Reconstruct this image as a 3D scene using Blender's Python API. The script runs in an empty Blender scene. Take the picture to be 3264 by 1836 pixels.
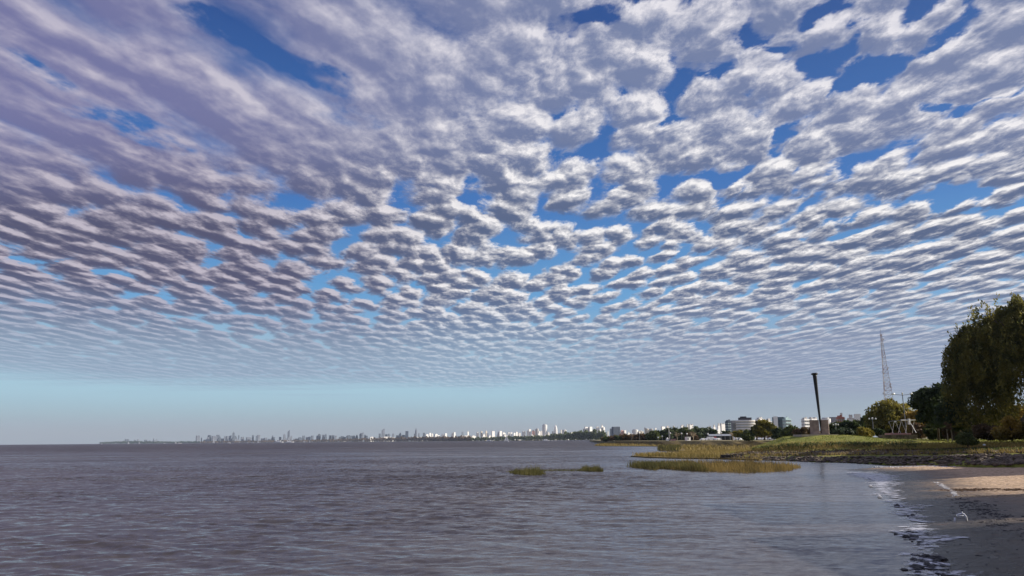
import bpy, bmesh, math, random
import numpy as np
from mathutils import Vector, Matrix

scene = bpy.context.scene
C = scene.collection
R_ = math.radians
# ------------------------------------------------------------------ camera
F_PX, W_PX, H_PX, EYE = 2450.0, 3264.0, 1836.0, 3.8
PITCH, ROLL = math.atan(485 / 2450), 0.0085
fw = Vector((0, math.cos(PITCH), math.sin(PITCH)))
r0 = Vector((1, 0, 0)); u0 = Vector((0, -math.sin(PITCH), math.cos(PITCH)))
rt = r0 * math.cos(ROLL) - u0 * math.sin(ROLL)
up = u0 * math.cos(ROLL) + r0 * math.sin(ROLL)
cd = bpy.data.cameras.new('camera')
cam = bpy.data.objects.new('camera', cd); C.objects.link(cam)
cd.sensor_width = 36; cd.lens = F_PX / W_PX * 36; cd.clip_start = 0.1; cd.clip_end = 90000
cam.matrix_world = Matrix(((rt.x, up.x, -fw.x, 0), (rt.y, up.y, -fw.y, 0), (rt.z, up.z, -fw.z, EYE), (0, 0, 0, 1)))
scene.camera = cam

def ray(px, py):
    return fw + rt * ((px - W_PX / 2) / F_PX) + up * ((H_PX / 2 - py) / F_PX)
def A(px, py, Y):            # the world point seen at px, py that stands Y metres ahead
    d = ray(px, py); t = Y / d.y
    return Vector((d.x * t, Y, EYE + d.z * t))
def G(px, py, z=0.0):        # the world point seen at px, py on the level z
    d = ray(px, py); t = (z - EYE) / d.z
    return Vector((d.x * t, d.y * t, z))

# ------------------------------------------------------------------ node helper
class NT:
    dim = '3D'
    def __init__(s, tree): s.t = tree; s.t.nodes.clear()
    def n(s, typ, **kw):
        nd = s.t.nodes.new(typ)
        for k, v in kw.items(): setattr(nd, k, v)
        return nd
    def put(s, sock, v):
        if isinstance(v, bpy.types.NodeSocket): s.t.links.new(v, sock)
        elif v is not None:
            if sock.type == 'RGBA' and len(v) == 3: v = (*v, 1)
            sock.default_value = v
    def m(s, op, a, b=None, c=None, clamp=False):
        nd = s.n('ShaderNodeMath', operation=op, use_clamp=clamp)
        for i, v in enumerate((a, b, c)):
            if v is not None: s.put(nd.inputs[i], v)
        return nd.outputs[0]
    def add(s, a, b): return s.m('ADD', a, b)
    def mul(s, a, b): return s.m('MULTIPLY', a, b)
    def sub(s, a, b): return s.m('SUBTRACT', a, b)
    def rng(s, v, a, b, c=0.0, d=1.0, smooth=True):
        nd = s.n('ShaderNodeMapRange', interpolation_type='SMOOTHSTEP' if smooth else 'LINEAR')
        for i, x in enumerate((v, a, b, c, d)): s.put(nd.inputs[i], x)
        return nd.outputs[0]
    def xyz(s, x, y, z=0.0):
        nd = s.n('ShaderNodeCombineXYZ')
        for i, v in enumerate((x, y, z)): s.put(nd.inputs[i], v)
        return nd.outputs[0]
    def sep(s, v):
        nd = s.n('ShaderNodeSeparateXYZ'); s.put(nd.inputs[0], v); return nd.outputs
    def noise(s, vec, scale, detail=3.0, rough=0.5, dist=0.0, out='Fac'):
        nd = s.n('ShaderNodeTexNoise', noise_dimensions=s.dim)
        s.put(nd.inputs['Vector'], vec); nd.inputs['Scale'].default_value = scale
        nd.inputs['Detail'].default_value = detail; nd.inputs['Roughness'].default_value = rough
        nd.inputs['Distortion'].default_value = dist
        return nd.outputs[out]
    def voro(s, vec, scale, feature='F1', rnd=1.0, out='Distance', smooth=0.6):
        nd = s.n('ShaderNodeTexVoronoi', feature=feature, voronoi_dimensions=s.dim)
        s.put(nd.inputs['Vector'], vec); nd.inputs['Scale'].default_value = scale
        nd.inputs['Randomness'].default_value = rnd
        if feature == 'SMOOTH_F1': nd.inputs['Smoothness'].default_value = smooth
        return nd.outputs[out]
    def mix(s, f, a, b, mode='MIX'):
        nd = s.n('ShaderNodeMix', data_type='RGBA', blend_type=mode)
        s.put(nd.inputs[0], f); s.put(nd.inputs[6], a); s.put(nd.inputs[7], b)
        return nd.outputs[2]
    def vm(s, op, a, b):
        nd = s.n('ShaderNodeVectorMath', operation=op); s.put(nd.inputs[0], a)
        if op == 'SCALE': s.put(nd.inputs['Scale'], b)
        else: s.put(nd.inputs[1], b)
        return nd.outputs[0]

# ------------------------------------------------------------------ sky
SUN_AZ, SUN_EL = R_(86), R_(25)           # azimuth clockwise from the view direction (+Y)
sun_dir = Vector((math.sin(SUN_AZ) * math.cos(SUN_EL), math.cos(SUN_AZ) * math.cos(SUN_EL), math.sin(SUN_EL)))
world = bpy.data.worlds.new('World'); scene.world = world; world.use_nodes = True
w = NT(world.node_tree); w.dim = '2D'
tc = w.n('ShaderNodeTexCoord').outputs['Generated']
dx, dy, dz = w.sep(tc)
sky = w.n('ShaderNodeTexSky', sky_type='NISHITA')
sky.sun_disc = False; sky.sun_elevation = SUN_EL; sky.sun_rotation = SUN_AZ
sky.air_density = 1.0; sky.dust_density = 1.6; sky.ozone_density = 3.0
zc = w.m('MAXIMUM', dz, 0.012)
# clear air: the physical sky, deeper towards the zenith as in the contrasty photograph
clear = w.mix(1.0, sky.outputs[0], (0.11, 0.11, 0.11), 'MULTIPLY')
ramp = w.n('ShaderNodeValToRGB'); w.put(ramp.inputs[0], zc)
el = ramp.color_ramp.elements
stops = [(0.0, (.42, .43, .46)), (.035, (.36, .48, .53)), (.085, (.27, .52, .67)), (.17, (.13, .38, .70)), (.30, (.040, .17, .50)), (.5, (.016, .070, .28)), (1, (.012, .05, .22))]
while len(el) < len(stops): el.new(0.5)
for e, (p, c) in zip(el, stops): e.position = p; e.color = (*c, 1)
clear = w.mix(0.85, clear, ramp.outputs[0])
glow = w.rng(dx, -.02, .30, 1.0, 0.0)
clear = w.mix(w.mul(w.mul(glow, w.rng(zc, .01, .07)), w.mul(w.rng(zc, .10, .17, 1.0, 0.0), .70)), clear, (.42, .65, .77))
inv = w.m('DIVIDE', 1.0, w.add(zc, 0.01))
PX = w.mul(dx, inv); PY = w.mul(dy, inv)
PXY = w.xyz(PX, PY, 0.0)

def plane(px, py):
    d = ray(px, py); i = 1 / (d.z / d.length + .01) / d.length
    return d.x * i, d.y * i
# broad coverage: where the blue shows in the picture (the sheet's own geography), written on the cloud plane
def streak(p0, p1, wid):
    """soft ellipse from p0 to p1 (cloud-plane), half width wid"""
    (x0, y0), (x1, y1) = plane(*p0), plane(*p1)
    cx, cy = (x0 + x1) / 2, (y0 + y1) / 2; L = max(math.hypot(x1 - x0, y1 - y0) / 2, wid)
    a = math.atan2(y1 - y0, x1 - x0); ca, sa = math.cos(a), math.sin(a)
    X = w.sub(WX, cx); Y = w.sub(WY, cy)
    u = w.mul(w.add(w.mul(X, ca), w.mul(Y, sa)), 1 / (L + wid)); v = w.mul(w.sub(w.mul(Y, ca), w.mul(X, sa)), 1 / wid)
    return w.rng(w.add(w.mul(u, u), w.mul(v, v)), -.2, 2.2, 1.0, 0.0)
wn = w.noise(PXY, 2.2, 3.0, .6, out='Color')
wv = w.vm('SUBTRACT', wn, (.5, .5, .5))
WPv = w.vm('ADD', PXY, w.vm('SCALE', wv, 0.5))
WX, WY, _ = w.sep(WPv)
hs_ = .80
holes = None
for p0, p1, wd, st in [((0, 180), (470, 440), .10, .85), ((600, 60), (1130, 360), .09, .80), ((510, 0), (640, 60), .05, .6), ((1000, 0), (1250, 100), .07, .5),
                       ((1120, 350), (1250, 420), .12, .45),
                       ((1870, 60), (1960, 70), .07, .9), ((2250, 90), (2310, 130), .06, .6), ((2560, 60), (2640, 190), .09, 1.0), ((2400, 165), (2520, 170), .05, .6),
                       ((2960, 40), (2800, 260), .10, 1.1), ((2560, 340), (2440, 470), .07, .9), ((3180, 60), (3060, 140), .08, .8), ((3230, 310), (3050, 390), .06, .9),
                       ((2300, 560), (2290, 600), .13, .8), ((2600, 560), (2560, 600), .12, .6), ((2260, 240), (2280, 260), .05, .6), ((3060, 620), (3130, 660), .17, .9),
                       ((2650, 740), (2740, 700), .13, .8), ((2900, 370), (2960, 370), .06, .6), ((2380, 260), (2410, 280), .05, .6), ((2140, 370), (2140, 400), .06, .5),
                       ((0, 830), (40, 830), .14, .8), ((370, 880), (450, 890), .12, .6), ((1400, 610), (1440, 680), .18, .5), ((2050, 790), (2250, 800), .2, .45), ((1050, 930), (1200, 900), .3, .4)]:
    g = w.mul(streak(p0, p1, wd * hs_), st)
    holes = g if holes is None else w.m('MAXIMUM', holes, g)
lump = w.noise(w.xyz(PX, w.mul(w.m('POWER', w.m('MAXIMUM', PY, .01), .62), 1.30), 0.0), 11.0, 4.0, .62)
cov = w.noise(w.vm('MULTIPLY', PXY, (1, .55, 1)), 0.75, 2.0, .5)
left = w.rng(w.sub(w.mul(PX, -1.0), w.mul(PY, .28)), -.75, .0)
left = w.mul(left, w.rng(PY, 2.1, 3.3, 1.0, 0.0))   # the smooth, streaky part of the sheet
far = w.rng(PY, 2.6, 6.0)
# clouds: one sheet of cells sampled at its base and at two higher levels (their nearer sides show above the base)
def dens(p):
    sx, sy, _ = w.sep(p)
    yy = w.mul(w.m('POWER', w.m('MAXIMUM', sy, .01), .62), 1.30)
    q = w.xyz(sx, yy, 0.0)
    cell = w.voro(q, 6.5)
    f1 = w.noise(q, 9.0, 6.0, .64)
    a = R_(20)
    sxr = w.sub(w.mul(sx, math.cos(a)), w.mul(sy, math.sin(a))); syr = w.add(w.mul(sx, math.sin(a)), w.mul(sy, math.cos(a)))
    f2 = w.noise(w.xyz(sxr, w.mul(syr, .30), 0.0), 3.6, 4.0, .5)
    cells = w.add(w.mul(w.sub(.40, cell), .95), w.mul(w.sub(f1, .5), 1.30))
    strk = w.add(w.mul(w.sub(f2, .5), 2.0), w.add(w.mul(w.sub(f1, .5), .42), .05))
    d = w.add(cells, w.mul(w.sub(strk, cells), left))
    return d
bias = w.add(w.mul(w.rng(PX, .15, .6), w.rng(PY, 1.8, 3.2, -.07, .0)), w.add(w.mul(w.rng(PY, 2.4, 4.0), w.rng(PY, 5.0, 8.0, -.055, .0)), w.add(w.mul(w.sub(cov, .5), .62), w.add(w.mul(holes, w.add(-1.0, w.mul(lump, 1.15))), .45))))
wv2 = w.vm('SCALE', wv, .10)
ln = w.n('ShaderNodeVectorMath', operation='LENGTH'); w.put(ln.inputs[0], PXY)
rad = w.vm('SCALE', PXY, w.m('DIVIDE', 1.0, w.m('SQRT', w.m('MAXIMUM', ln.outputs['Value'], .1))))
offd = w.vm('ADD', w.vm('SCALE', rad, 1.0), (-.45, .0, .0))
def lev(eps):
    return w.add(dens(w.vm('ADD', w.vm('ADD', PXY, w.vm('SCALE', offd, eps)), wv2)), bias)
d0 = lev(0.0); d1 = lev(.022); d2 = lev(.048)
dd1 = w.sub(d1, .06); dd2 = w.sub(d2, .15)
soft = w.add(.30, w.mul(left, .30))
a0 = w.rng(w.m('DIVIDE', d0, soft), 0.0, 1.0)
a1 = w.rng(w.m('DIVIDE', dd1, soft), 0.0, 1.0)
a2 = w.rng(w.m('DIVIDE', dd2, soft), 0.0, 1.0)
# light: the thick middle of a base is grey, thin rims and the sides that rise towards the viewer are bright
thick = w.rng(d0, .05, .60)
side = w.rng(w.sub(w.add(w.mul(d1, .55), w.mul(d2, .45)), d0), -.24, .38, smooth=False)
lit = w.add(w.add(w.mul(w.sub(1.0, thick), .26), w.mul(side, .98)), w.mul(w.sub(lump, .5), .85))
lit = w.add(lit, w.sub(.06, w.mul(left, .02)))
warm = w.rng(w.add(PX, w.mul(PY, .12)), -1.0, .60)
white = w.mix(warm, (.54, .49, .57), (1.0, .97, .96))
white = w.mix(w.rng(PY, 1.4, 3.0, .40, 0.0), white, (.50, .49, .64))
grey = w.mix(w.rng(PY, 2.0, 3.4), w.mix(warm, (.17, .175, .35), (.17, .215, .37)), w.mix(warm, (.078, .078, .15), (.088, .125, .235)))
cram = w.rng(lit, .10, 1.12, smooth=False)
cram = w.m('POWER', cram, 1.6)
c0 = w.mix(cram, grey, white)
c1 = w.mix(w.add(w.mul(cram, .8), .12), grey, white)
acc = w.mix(w.mul(a2, .92), clear, c1)
acc = w.mix(w.mul(a1, .92), acc, c1)
acc = w.mix(w.mul(a0, w.add(.74, w.mul(thick, .2))), acc, c0)
# the sheet ends towards the horizon; below its edge clear air, with a faint veil on the right
edge = w.add(zc, w.mul(w.sub(w.noise(w.xyz(PX, w.mul(PY, .3), 0), .35, 3.0), .5), .02))
az = w.m('DIVIDE', dx, w.m('MAXIMUM', dy, .05))
edge = w.add(edge, w.mul(w.rng(az, .0, .5), .012))
edge = w.add(edge, w.mul(w.sub(w.noise(w.xyz(w.mul(PX, .12), w.mul(PY, .55), 0), 1.6, 4.0, .6), .5), .035))
vis = w.rng(edge, .056, .090)
hazef = w.rng(zc, .08, .20, .22, 1.0)
veil = w.mul(w.rng(az, -.02, .30), w.rng(zc, .012, .06))
veil = w.mul(veil, w.add(.50, w.mul(w.noise(w.xyz(w.mul(PX, .25), w.mul(PY, 1.0), 0), .8, 4.0), .6)))
base = w.mix(veil, clear, (.31, .35, .46))
# soften the far rows into the air
rowcol = w.mix(w.mul(hazef, vis), w.mix(w.mul(vis, .6), base, (.30, .37, .53)), acc)
out = w.mix(w.rng(dz, -.02, .0), (.12, .11, .11), rowcol)
bg = w.n('ShaderNodeBackground'); w.put(bg.inputs[0], out); bg.inputs[1].default_value = .83
w.t.links.new(bg.outputs[0], w.n('ShaderNodeOutputWorld').inputs[0])
world.cycles.sampling_method = 'MANUAL'; world.cycles.sample_map_resolution = 512

sd = bpy.data.lights.new('sun', 'SUN'); sd.energy = 5.0; sd.angle = R_(.5); sd.color = (1, .92, .80)
so = bpy.data.objects.new('sun', sd); C.objects.link(so)
so.rotation_euler = sun_dir.to_track_quat('Z', 'Y').to_euler()
scene.view_settings.view_transform = 'Standard'; scene.view_settings.look = 'None'
scene.view_settings.exposure = .28; scene.view_settings.gamma = 1
scene.cycles.max_bounces = 5; scene.cycles.diffuse_bounces = 2; scene.cycles.glossy_bounces = 2
scene.cycles.transmission_bounces = 2; scene.cycles.transparent_max_bounces = 8; scene.cycles.volume_bounces = 0
scene.cycles.caustics_reflective = False; scene.cycles.caustics_refractive = False
rnd = random.Random(7)
from mathutils import noise as mn

# ------------------------------------------------------------------ materials
def mat(name, col, rough=.8, var=.25, scale=1.0, bump=0.0, bscale=None, spec=.3, col2=None, transl=0.0, metal=0.0, sharp=False):
    m = bpy.data.materials.new(name); m.use_nodes = True
    t = NT(m.node_tree); t.dim = '3D'
    b = t.n('ShaderNodeBsdfPrincipled'); o = t.n('ShaderNodeOutputMaterial')
    p = t.n('ShaderNodeNewGeometry').outputs['Position']
    nz = t.noise(p, scale, 4.0, .6)
    c2 = col2 or tuple(c * (1 - var) for c in col)
    c1 = col if col2 else tuple(min(1, c * (1 + var * .6)) for c in col)
    c = t.mix(t.rng(nz, .46 if sharp else .34, .54 if sharp else .66), c2, c1)
    t.put(b.inputs['Base Color'], c); b.inputs['Roughness'].default_value = rough
    b.inputs['Specular IOR Level'].default_value = spec; b.inputs['Metallic'].default_value = metal
    if bump:
        bn = t.n('ShaderNodeBump'); bn.inputs['Strength'].default_value = 1.0; bn.inputs['Distance'].default_value = bump
        t.put(bn.inputs['Height'], t.noise(p, bscale or scale * 4, 5.0, .65)); t.put(b.inputs['Normal'], bn.outputs[0])
    s = b.outputs[0]
    if transl:
        tr = t.n('ShaderNodeBsdfTranslucent'); t.put(tr.inputs[0], c)
        mx = t.n('ShaderNodeMixShader'); mx.inputs[0].default_value = transl
        t.t.links.new(s, mx.inputs[1]); t.t.links.new(tr.outputs[0], mx.inputs[2]); s = mx.outputs[0]
    t.t.links.new(s, o.inputs[0])
    return m

M = {}
M['white'] = mat('white_paint', (.93, .91, .87), .7, .06, .05)
M['cream'] = mat('cream_render', (.66, .60, .50), .8, .12, .05)
M['offwhite'] = mat('pale_concrete', (.62, .60, .57), .8, .12, .05)
M['grey'] = mat('grey_concrete', (.30, .30, .32), .8, .2, .05)
M['pink'] = mat('pink_render', (.58, .36, .32), .8, .12, .05)
M['brick'] = mat('brick', (.38, .17, .13), .85, .2, .3)
M['dglass'] = mat('dark_glass', (.045, .06, .09), .25, .3, .1, spec=.6)
M['gglass'] = mat('green_glass', (.07, .11, .125), .25, .3, .1, spec=.6)
M['aqua'] = mat('aqua_panel', (.42, .55, .55), .5, .12, .1)
M['slate'] = mat('slate_blue_cladding', (.11, .13, .17), .5, .15, .1)
M['pglass'] = mat('pale_glass', (.30, .31, .31), .3, .15, .3, spec=.5)
M['window'] = mat('window_glass', (.10, .11, .13), .2, .3, .3, spec=.7)
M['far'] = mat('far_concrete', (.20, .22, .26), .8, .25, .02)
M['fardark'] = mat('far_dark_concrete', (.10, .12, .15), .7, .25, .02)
M['roofd'] = mat('dark_roof', (.06, .06, .07), .7, .2, .2)
M['metalw'] = mat('white_painted_steel', (.75, .73, .70), .45, .1, .5)
M['metalr'] = mat('faded_red_steel', (.52, .42, .41), .5, .15, .5)
M['metalg'] = mat('grey_steel', (.20, .20, .21), .45, .2, 1.0, metal=.6)
M['black'] = mat('black_iron', (.010, .011, .014), .5, .3, 1.5, spec=.4)
M['bark'] = mat('bark', (.085, .065, .048), .9, .35, 1.5, bump=.05, bscale=6)
M['barkp'] = mat('pale_bark', (.40, .32, .22), .85, .3, 1.2, bump=.03, bscale=6)
M['pinkr'] = mat('pink_concrete', (.56, .30, .25), .8, .12, .3)
M['carw'] = mat('white_car_paint', (.85, .85, .84), .25, .03, .5, spec=.6)
M['card'] = mat('dark_car_paint', (.05, .055, .07), .25, .1, .5, spec=.6)
M['rubber'] = mat('tyre_rubber', (.02, .02, .02), .8, .2, 2)
M['sail'] = mat('sailcloth', (.88, .87, .84), .7, .05, .5, transl=.3)
M['hull'] = mat('boat_hull', (.80, .80, .79), .35, .08, .5)
M['stone'] = mat('rubble_stone', (.17, .135, .10), .9, .5, 1.1, bump=.05, bscale=7)
M['stonew'] = mat('dark_wet_stone', (.035, .033, .034), .6, .4, 5.0, bump=.02, bscale=12, spec=.5)
M['plastic'] = mat('white_plastic', (.78, .80, .84), .4, .05, 3.0, spec=.5)
M['red'] = mat('red_canvas', (.45, .06, .08), .8, .1, 1)
M['lampw'] = mat('lamp_white', (.85, .85, .83), .3, .03, 1)

def leafmat(name, a, b, tr=.35, sc=.55):
    return mat(name, a, .65, scale=sc, col2=b, transl=tr, spec=.25)
M['lf_dark'] = leafmat('dark_green_leaves', (.085, .115, .04), (.032, .052, .022), .3)
M['lf_olive'] = leafmat('olive_leaves', (.30, .25, .045), (.12, .12, .03), .4, .35)
M['lf_mid'] = leafmat('green_leaves', (.13, .155, .045), (.055, .075, .025), .35)
M['lf_brown'] = leafmat('brown_winter_leaves', (.20, .125, .060), (.085, .058, .030), .3, .3)
M['lf_gold'] = leafmat('golden_leaves', (.42, .28, .055), (.18, .14, .035), .45, .3)
M['lf_willow'] = leafmat('willow_leaves', (.28, .24, .05), (.09, .10, .03), .45, .5)
M['lf_blue'] = leafmat('blue_green_leaves', (.075, .10, .055), (.04, .06, .035), .3, .6)

# ------------------------------------------------------------------ mesh helpers
class MB:
    def __init__(s): s.v = []; s.f = []
    def quad(s, a, b, c, d):
        n = len(s.v); s.v += [a, b, c, d]; s.f.append((n, n + 1, n + 2, n + 3))
    def box(s, cx, cy, z0, z1, sx, sy, rz=0.0, taper=1.0):
        n = len(s.v); ca, sn = math.cos(rz), math.sin(rz)
        for z, k in ((z0, 1), (z1, taper)):
            for ax, ay in ((-1, -1), (1, -1), (1, 1), (-1, 1)):
                x, y = ax * sx / 2 * k, ay * sy / 2 * k
                s.v.append((cx + x * ca - y * sn, cy + x * sn + y * ca, z))
        s.f += [(n, n + 3, n + 2, n + 1), (n + 4, n + 5, n + 6, n + 7)] + [(n + i, n + (i + 1) % 4, n + 4 + (i + 1) % 4, n + 4 + i) for i in range(4)]
    def tube(s, pts, rad, seg=8, cap=True):
        pts = [Vector(p) for p in pts]; n0 = len(s.v)
        for i, p in enumerate(pts):
            d = (pts[min(i + 1, len(pts) - 1)] - pts[max(i - 1, 0)]).normalized()
            a = d.cross(Vector((0, 0, 1)) if abs(d.z) < .9 else Vector((1, 0, 0))).normalized(); b = d.cross(a)
            r = rad[i] if isinstance(rad, (list, tuple)) else rad
            for k in range(seg):
                t = 2 * math.pi * k / seg; q = p + a * (math.cos(t) * r) + b * (math.sin(t) * r); s.v.append(tuple(q))
        for i in range(len(pts) - 1):
            for k in range(seg):
                s.f.append((n0 + i * seg + k, n0 + i * seg + (k + 1) % seg, n0 + (i + 1) * seg + (k + 1) % seg, n0 + (i + 1) * seg + k))
        if cap:
            s.f.append(tuple(n0 + k for k in range(seg))[::-1]); e = n0 + (len(pts) - 1) * seg; s.f.append(tuple(e + k for k in range(seg)))
    def lathe(s, cx, cy, prof, seg=16):
        s.tube([(cx, cy, z) for r, z in prof], [r for r, z in prof], seg)
    def rock(s, c, r, sq=.7):
        n = len(s.v); k = rnd.random() * 100
        ring = [(-.9, .45), (-.3, .95), (.35, .9), (.85, .45)]
        s.v.append((c[0], c[1], c[2] - r[2]))
        for h, q in ring:
            for i in range(6):
                t = i * math.pi / 3 + h; j = .72 + .5 * rnd.random()
                s.v.append((c[0] + math.cos(t) * q * r[0] * j, c[1] + math.sin(t) * q * r[1] * j, c[2] + h * r[2] * (.8 + .4 * rnd.random())))
        s.v.append((c[0], c[1], c[2] + r[2] * .95))
        for i in range(6): s.f.append((n, n + 1 + (i + 1) % 6, n + 1 + i))
        for j in range(3):
            for i in range(6):
                s.f.append((n + 1 + j * 6 + i, n + 1 + j * 6 + (i + 1) % 6, n + 7 + j * 6 + (i + 1) % 6, n + 7 + j * 6 + i))
        for i in range(6): s.f.append((n + 25, n + 19 + i, n + 19 + (i + 1) % 6))
    def build(s, name, m, parent=None, smooth=False, loc=None):
        me = bpy.data.meshes.new(name)
        vs = s.v if loc is None else [(a - loc[0], b - loc[1], c - loc[2]) for a, b, c in s.v]
        me.from_pydata([tuple(v) for v in vs], [], s.f)
        for k in (m if isinstance(m, list) else [m]): me.materials.append(k)
        if smooth: me.polygons.foreach_set('use_smooth', [True] * len(me.polygons))
        me.update()
        o = bpy.data.objects.new(name, me); C.objects.link(o)
        if parent: o.parent = parent
        elif loc is not None: o.location = loc
        return o
def tag(o, label, cat, group=None):
    o['label'] = label; o['category'] = cat
    if group: o['group'] = group
    return o
def kind(o, k, label=None):
    o['kind'] = k
    if label: o['label'] = label
    return o
def thing(name, loc, label, cat, group=None):
    e = bpy.data.objects.new(name, None); C.objects.link(e); e.location = loc; e.empty_display_size = .1
    return tag(e, label, cat, group)
def np_mesh(name, verts, faces, m, parent=None, smooth=False):
    me = bpy.data.meshes.new(name)
    nv, nf, k = len(verts), len(faces), faces.shape[1]
    me.vertices.add(nv); me.vertices.foreach_set('co', np.asarray(verts, dtype=np.float32).ravel())
    me.loops.add(nf * k); me.loops.foreach_set('vertex_index', faces.astype(np.int32).ravel())
    me.polygons.add(nf); me.polygons.foreach_set('loop_start', np.arange(nf, dtype=np.int32) * k)
    if smooth: me.polygons.foreach_set('use_smooth', np.ones(nf, dtype=bool))
    me.materials.append(m); me.update(calc_edges=True); me.validate()
    o = bpy.data.objects.new(name, me); C.objects.link(o)
    if parent: o.parent = parent
    return o
nr = np.random.default_rng(11)

# ------------------------------------------------------------------ water
SHORE = [G(*p) for p in [(3330, 2400), (3200, 2080), (3105, 1930), (3035, 1836), (3008, 1795), (2975, 1768), (2985, 1722), (2962, 1697), (2938, 1672), (2926, 1640),
                         (2902, 1618), (2870, 1597), (2852, 1570), (2845, 1545), (2857, 1526), (2838, 1512), (2760, 1503), (2690, 1498)]]
sh = np.array([(p.x, p.y) for p in SHORE])
def shore_x(y): return np.interp(y, sh[:, 1], sh[:, 0])
def water_mesh():
    r = np.concatenate([np.geomspace(5, 14, 30, endpoint=False), np.geomspace(14, 260, 760, endpoint=False), np.geomspace(260, 3000, 130, endpoint=False), np.geomspace(3000, 21000, 12)])
    th = np.concatenate([np.linspace(-85, -37, 40, endpoint=False), np.linspace(-37, 36, 460), np.linspace(37, 80, 30)]) * math.pi / 180
    Rr, T = np.meshgrid(r, th, indexing='ij')
    X = Rr * np.sin(T); Y = Rr * np.cos(T); Z = np.zeros_like(X)
    dr = np.gradient(r)[:, None]
    amp = np.clip((shore_x(np.clip(Y, 5, 95)) - X) / 30.0, 0.10, 1.0)
    amp = np.where(Y > 95, np.clip((32 + (Y - 95) * .1 - X) / 30, .25, 1.0), amp)
    # gusts: broad patches of rougher and calmer water
    def fb(x, y, s, seed):
        g = np.random.default_rng(seed); v = 0
        for k in range(9):
            a = g.uniform(0, 2 * math.pi); f = s * g.uniform(.5, 2.2)
            v = v + np.sin(f * (x * math.cos(a) + y * math.sin(a)) + g.uniform(0, 6.28)) / 3
        return v
    amp = amp * np.clip(.95 + .33 * fb(X, Y * .6, .12, 3), .35, 1.7)
    g = np.random.default_rng(5)
    for k in range(64):
        lam = .34 * (2.8 / .34) ** g.uniform(0, 1) ; a = R_(g.normal(-97, 26)); kk = 2 * math.pi / lam
        A0 = .0064 * lam ** 1.0 * g.uniform(.5, 1.2)
        att = np.clip((lam / (dr * 2.6)) - .6, 0, 1)
        ph = kk * (X * math.cos(a) + Y * math.sin(a)) + g.uniform(0, 6.28) + .9 * fb(X, Y, .25, 40 + k % 5)
        Z += amp * att * A0 * (1 - np.abs(np.sin(ph / 2)) * 2 if k % 2 else np.sin(ph))
    nrw, nc = X.shape
    V = np.stack([X, Y, Z], -1).reshape(-1, 3)
    i = np.arange(nrw - 1)[:, None] * nc + np.arange(nc - 1)[None, :]
    Fc = np.stack([i, i + 1, i + nc + 1, i + nc], -1).reshape(-1, 4)[:, ::-1]
    return V, Fc
wm = bpy.data.materials.new('river_water'); wm.use_nodes = True
t = NT(wm.node_tree)
b = t.n('ShaderNodeBsdfPrincipled'); o = t.n('ShaderNodeOutputMaterial'); t.t.links.new(b.outputs[0], o.inputs[0])
pos = t.n('ShaderNodeNewGeometry').outputs['Position']
silt = t.noise(t.vm('MULTIPLY', pos, (.6, 1, 1)), .03, 4.0, .6)
t.put(b.inputs['Base Color'], t.mix(t.rng(silt, .35, .65), (.058, .050, .050), (.086, .075, .073)))
b.inputs['Roughness'].default_value = .12; b.inputs['IOR'].default_value = 1.33
sx, sy, _ = t.sep(pos)
calm = t.rng(t.sub(t.mul(sx, 1.0), t.mul(sy, .12)), -14.0, 20.0, 1.2, .30)
pw = t.vm('MULTIPLY', pos, (.55, 1, 1))
def rip(sc, det): return t.vm('SUBTRACT', t.noise(pw, sc, det, .62, out='Color'), (.5, .5, .5))
r1 = rip(3.0, 5.0); r2 = rip(.42, 4.0); r3 = rip(.035, 4.0)
rv = t.vm('ADD', t.vm('ADD', t.vm('SCALE', r1, 1.35), t.vm('SCALE', r2, .75)), t.vm('SCALE', r3, .45))
gust = t.rng(t.noise(t.vm('MULTIPLY', pos, (.35, 1, 1)), .045, 5.0, .65), .32, .68, .35, 1.6)
rv = t.vm('SCALE', rv, t.mul(calm, gust))
rx_, ry_, _ = t.sep(rv)
# chop runs towards the near shore: its steep faces look this way
fetch = t.add(t.rng(sy, 20.0, 90.0, .55, 1.15), t.rng(sy, 90.0, 600.0, .0, 1.6))
ny = t.mul(fetch, t.sub(t.mul(t.m('ABSOLUTE', ry_), -1.15), .035))
nn = t.n('ShaderNodeVectorMath', operation='NORMALIZE')
base_n = t.n('ShaderNodeNewGeometry').outputs['Normal']
t.put(nn.inputs[0], t.vm('ADD', base_n, t.xyz(t.mul(rx_, .6), ny, 0.0)))
t.t.links.new(nn.outputs[0], b.inputs['Normal'])
V, Fc = water_mesh()
water = kind(np_mesh('river', V, Fc, wm, smooth=True), 'structure')

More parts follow.
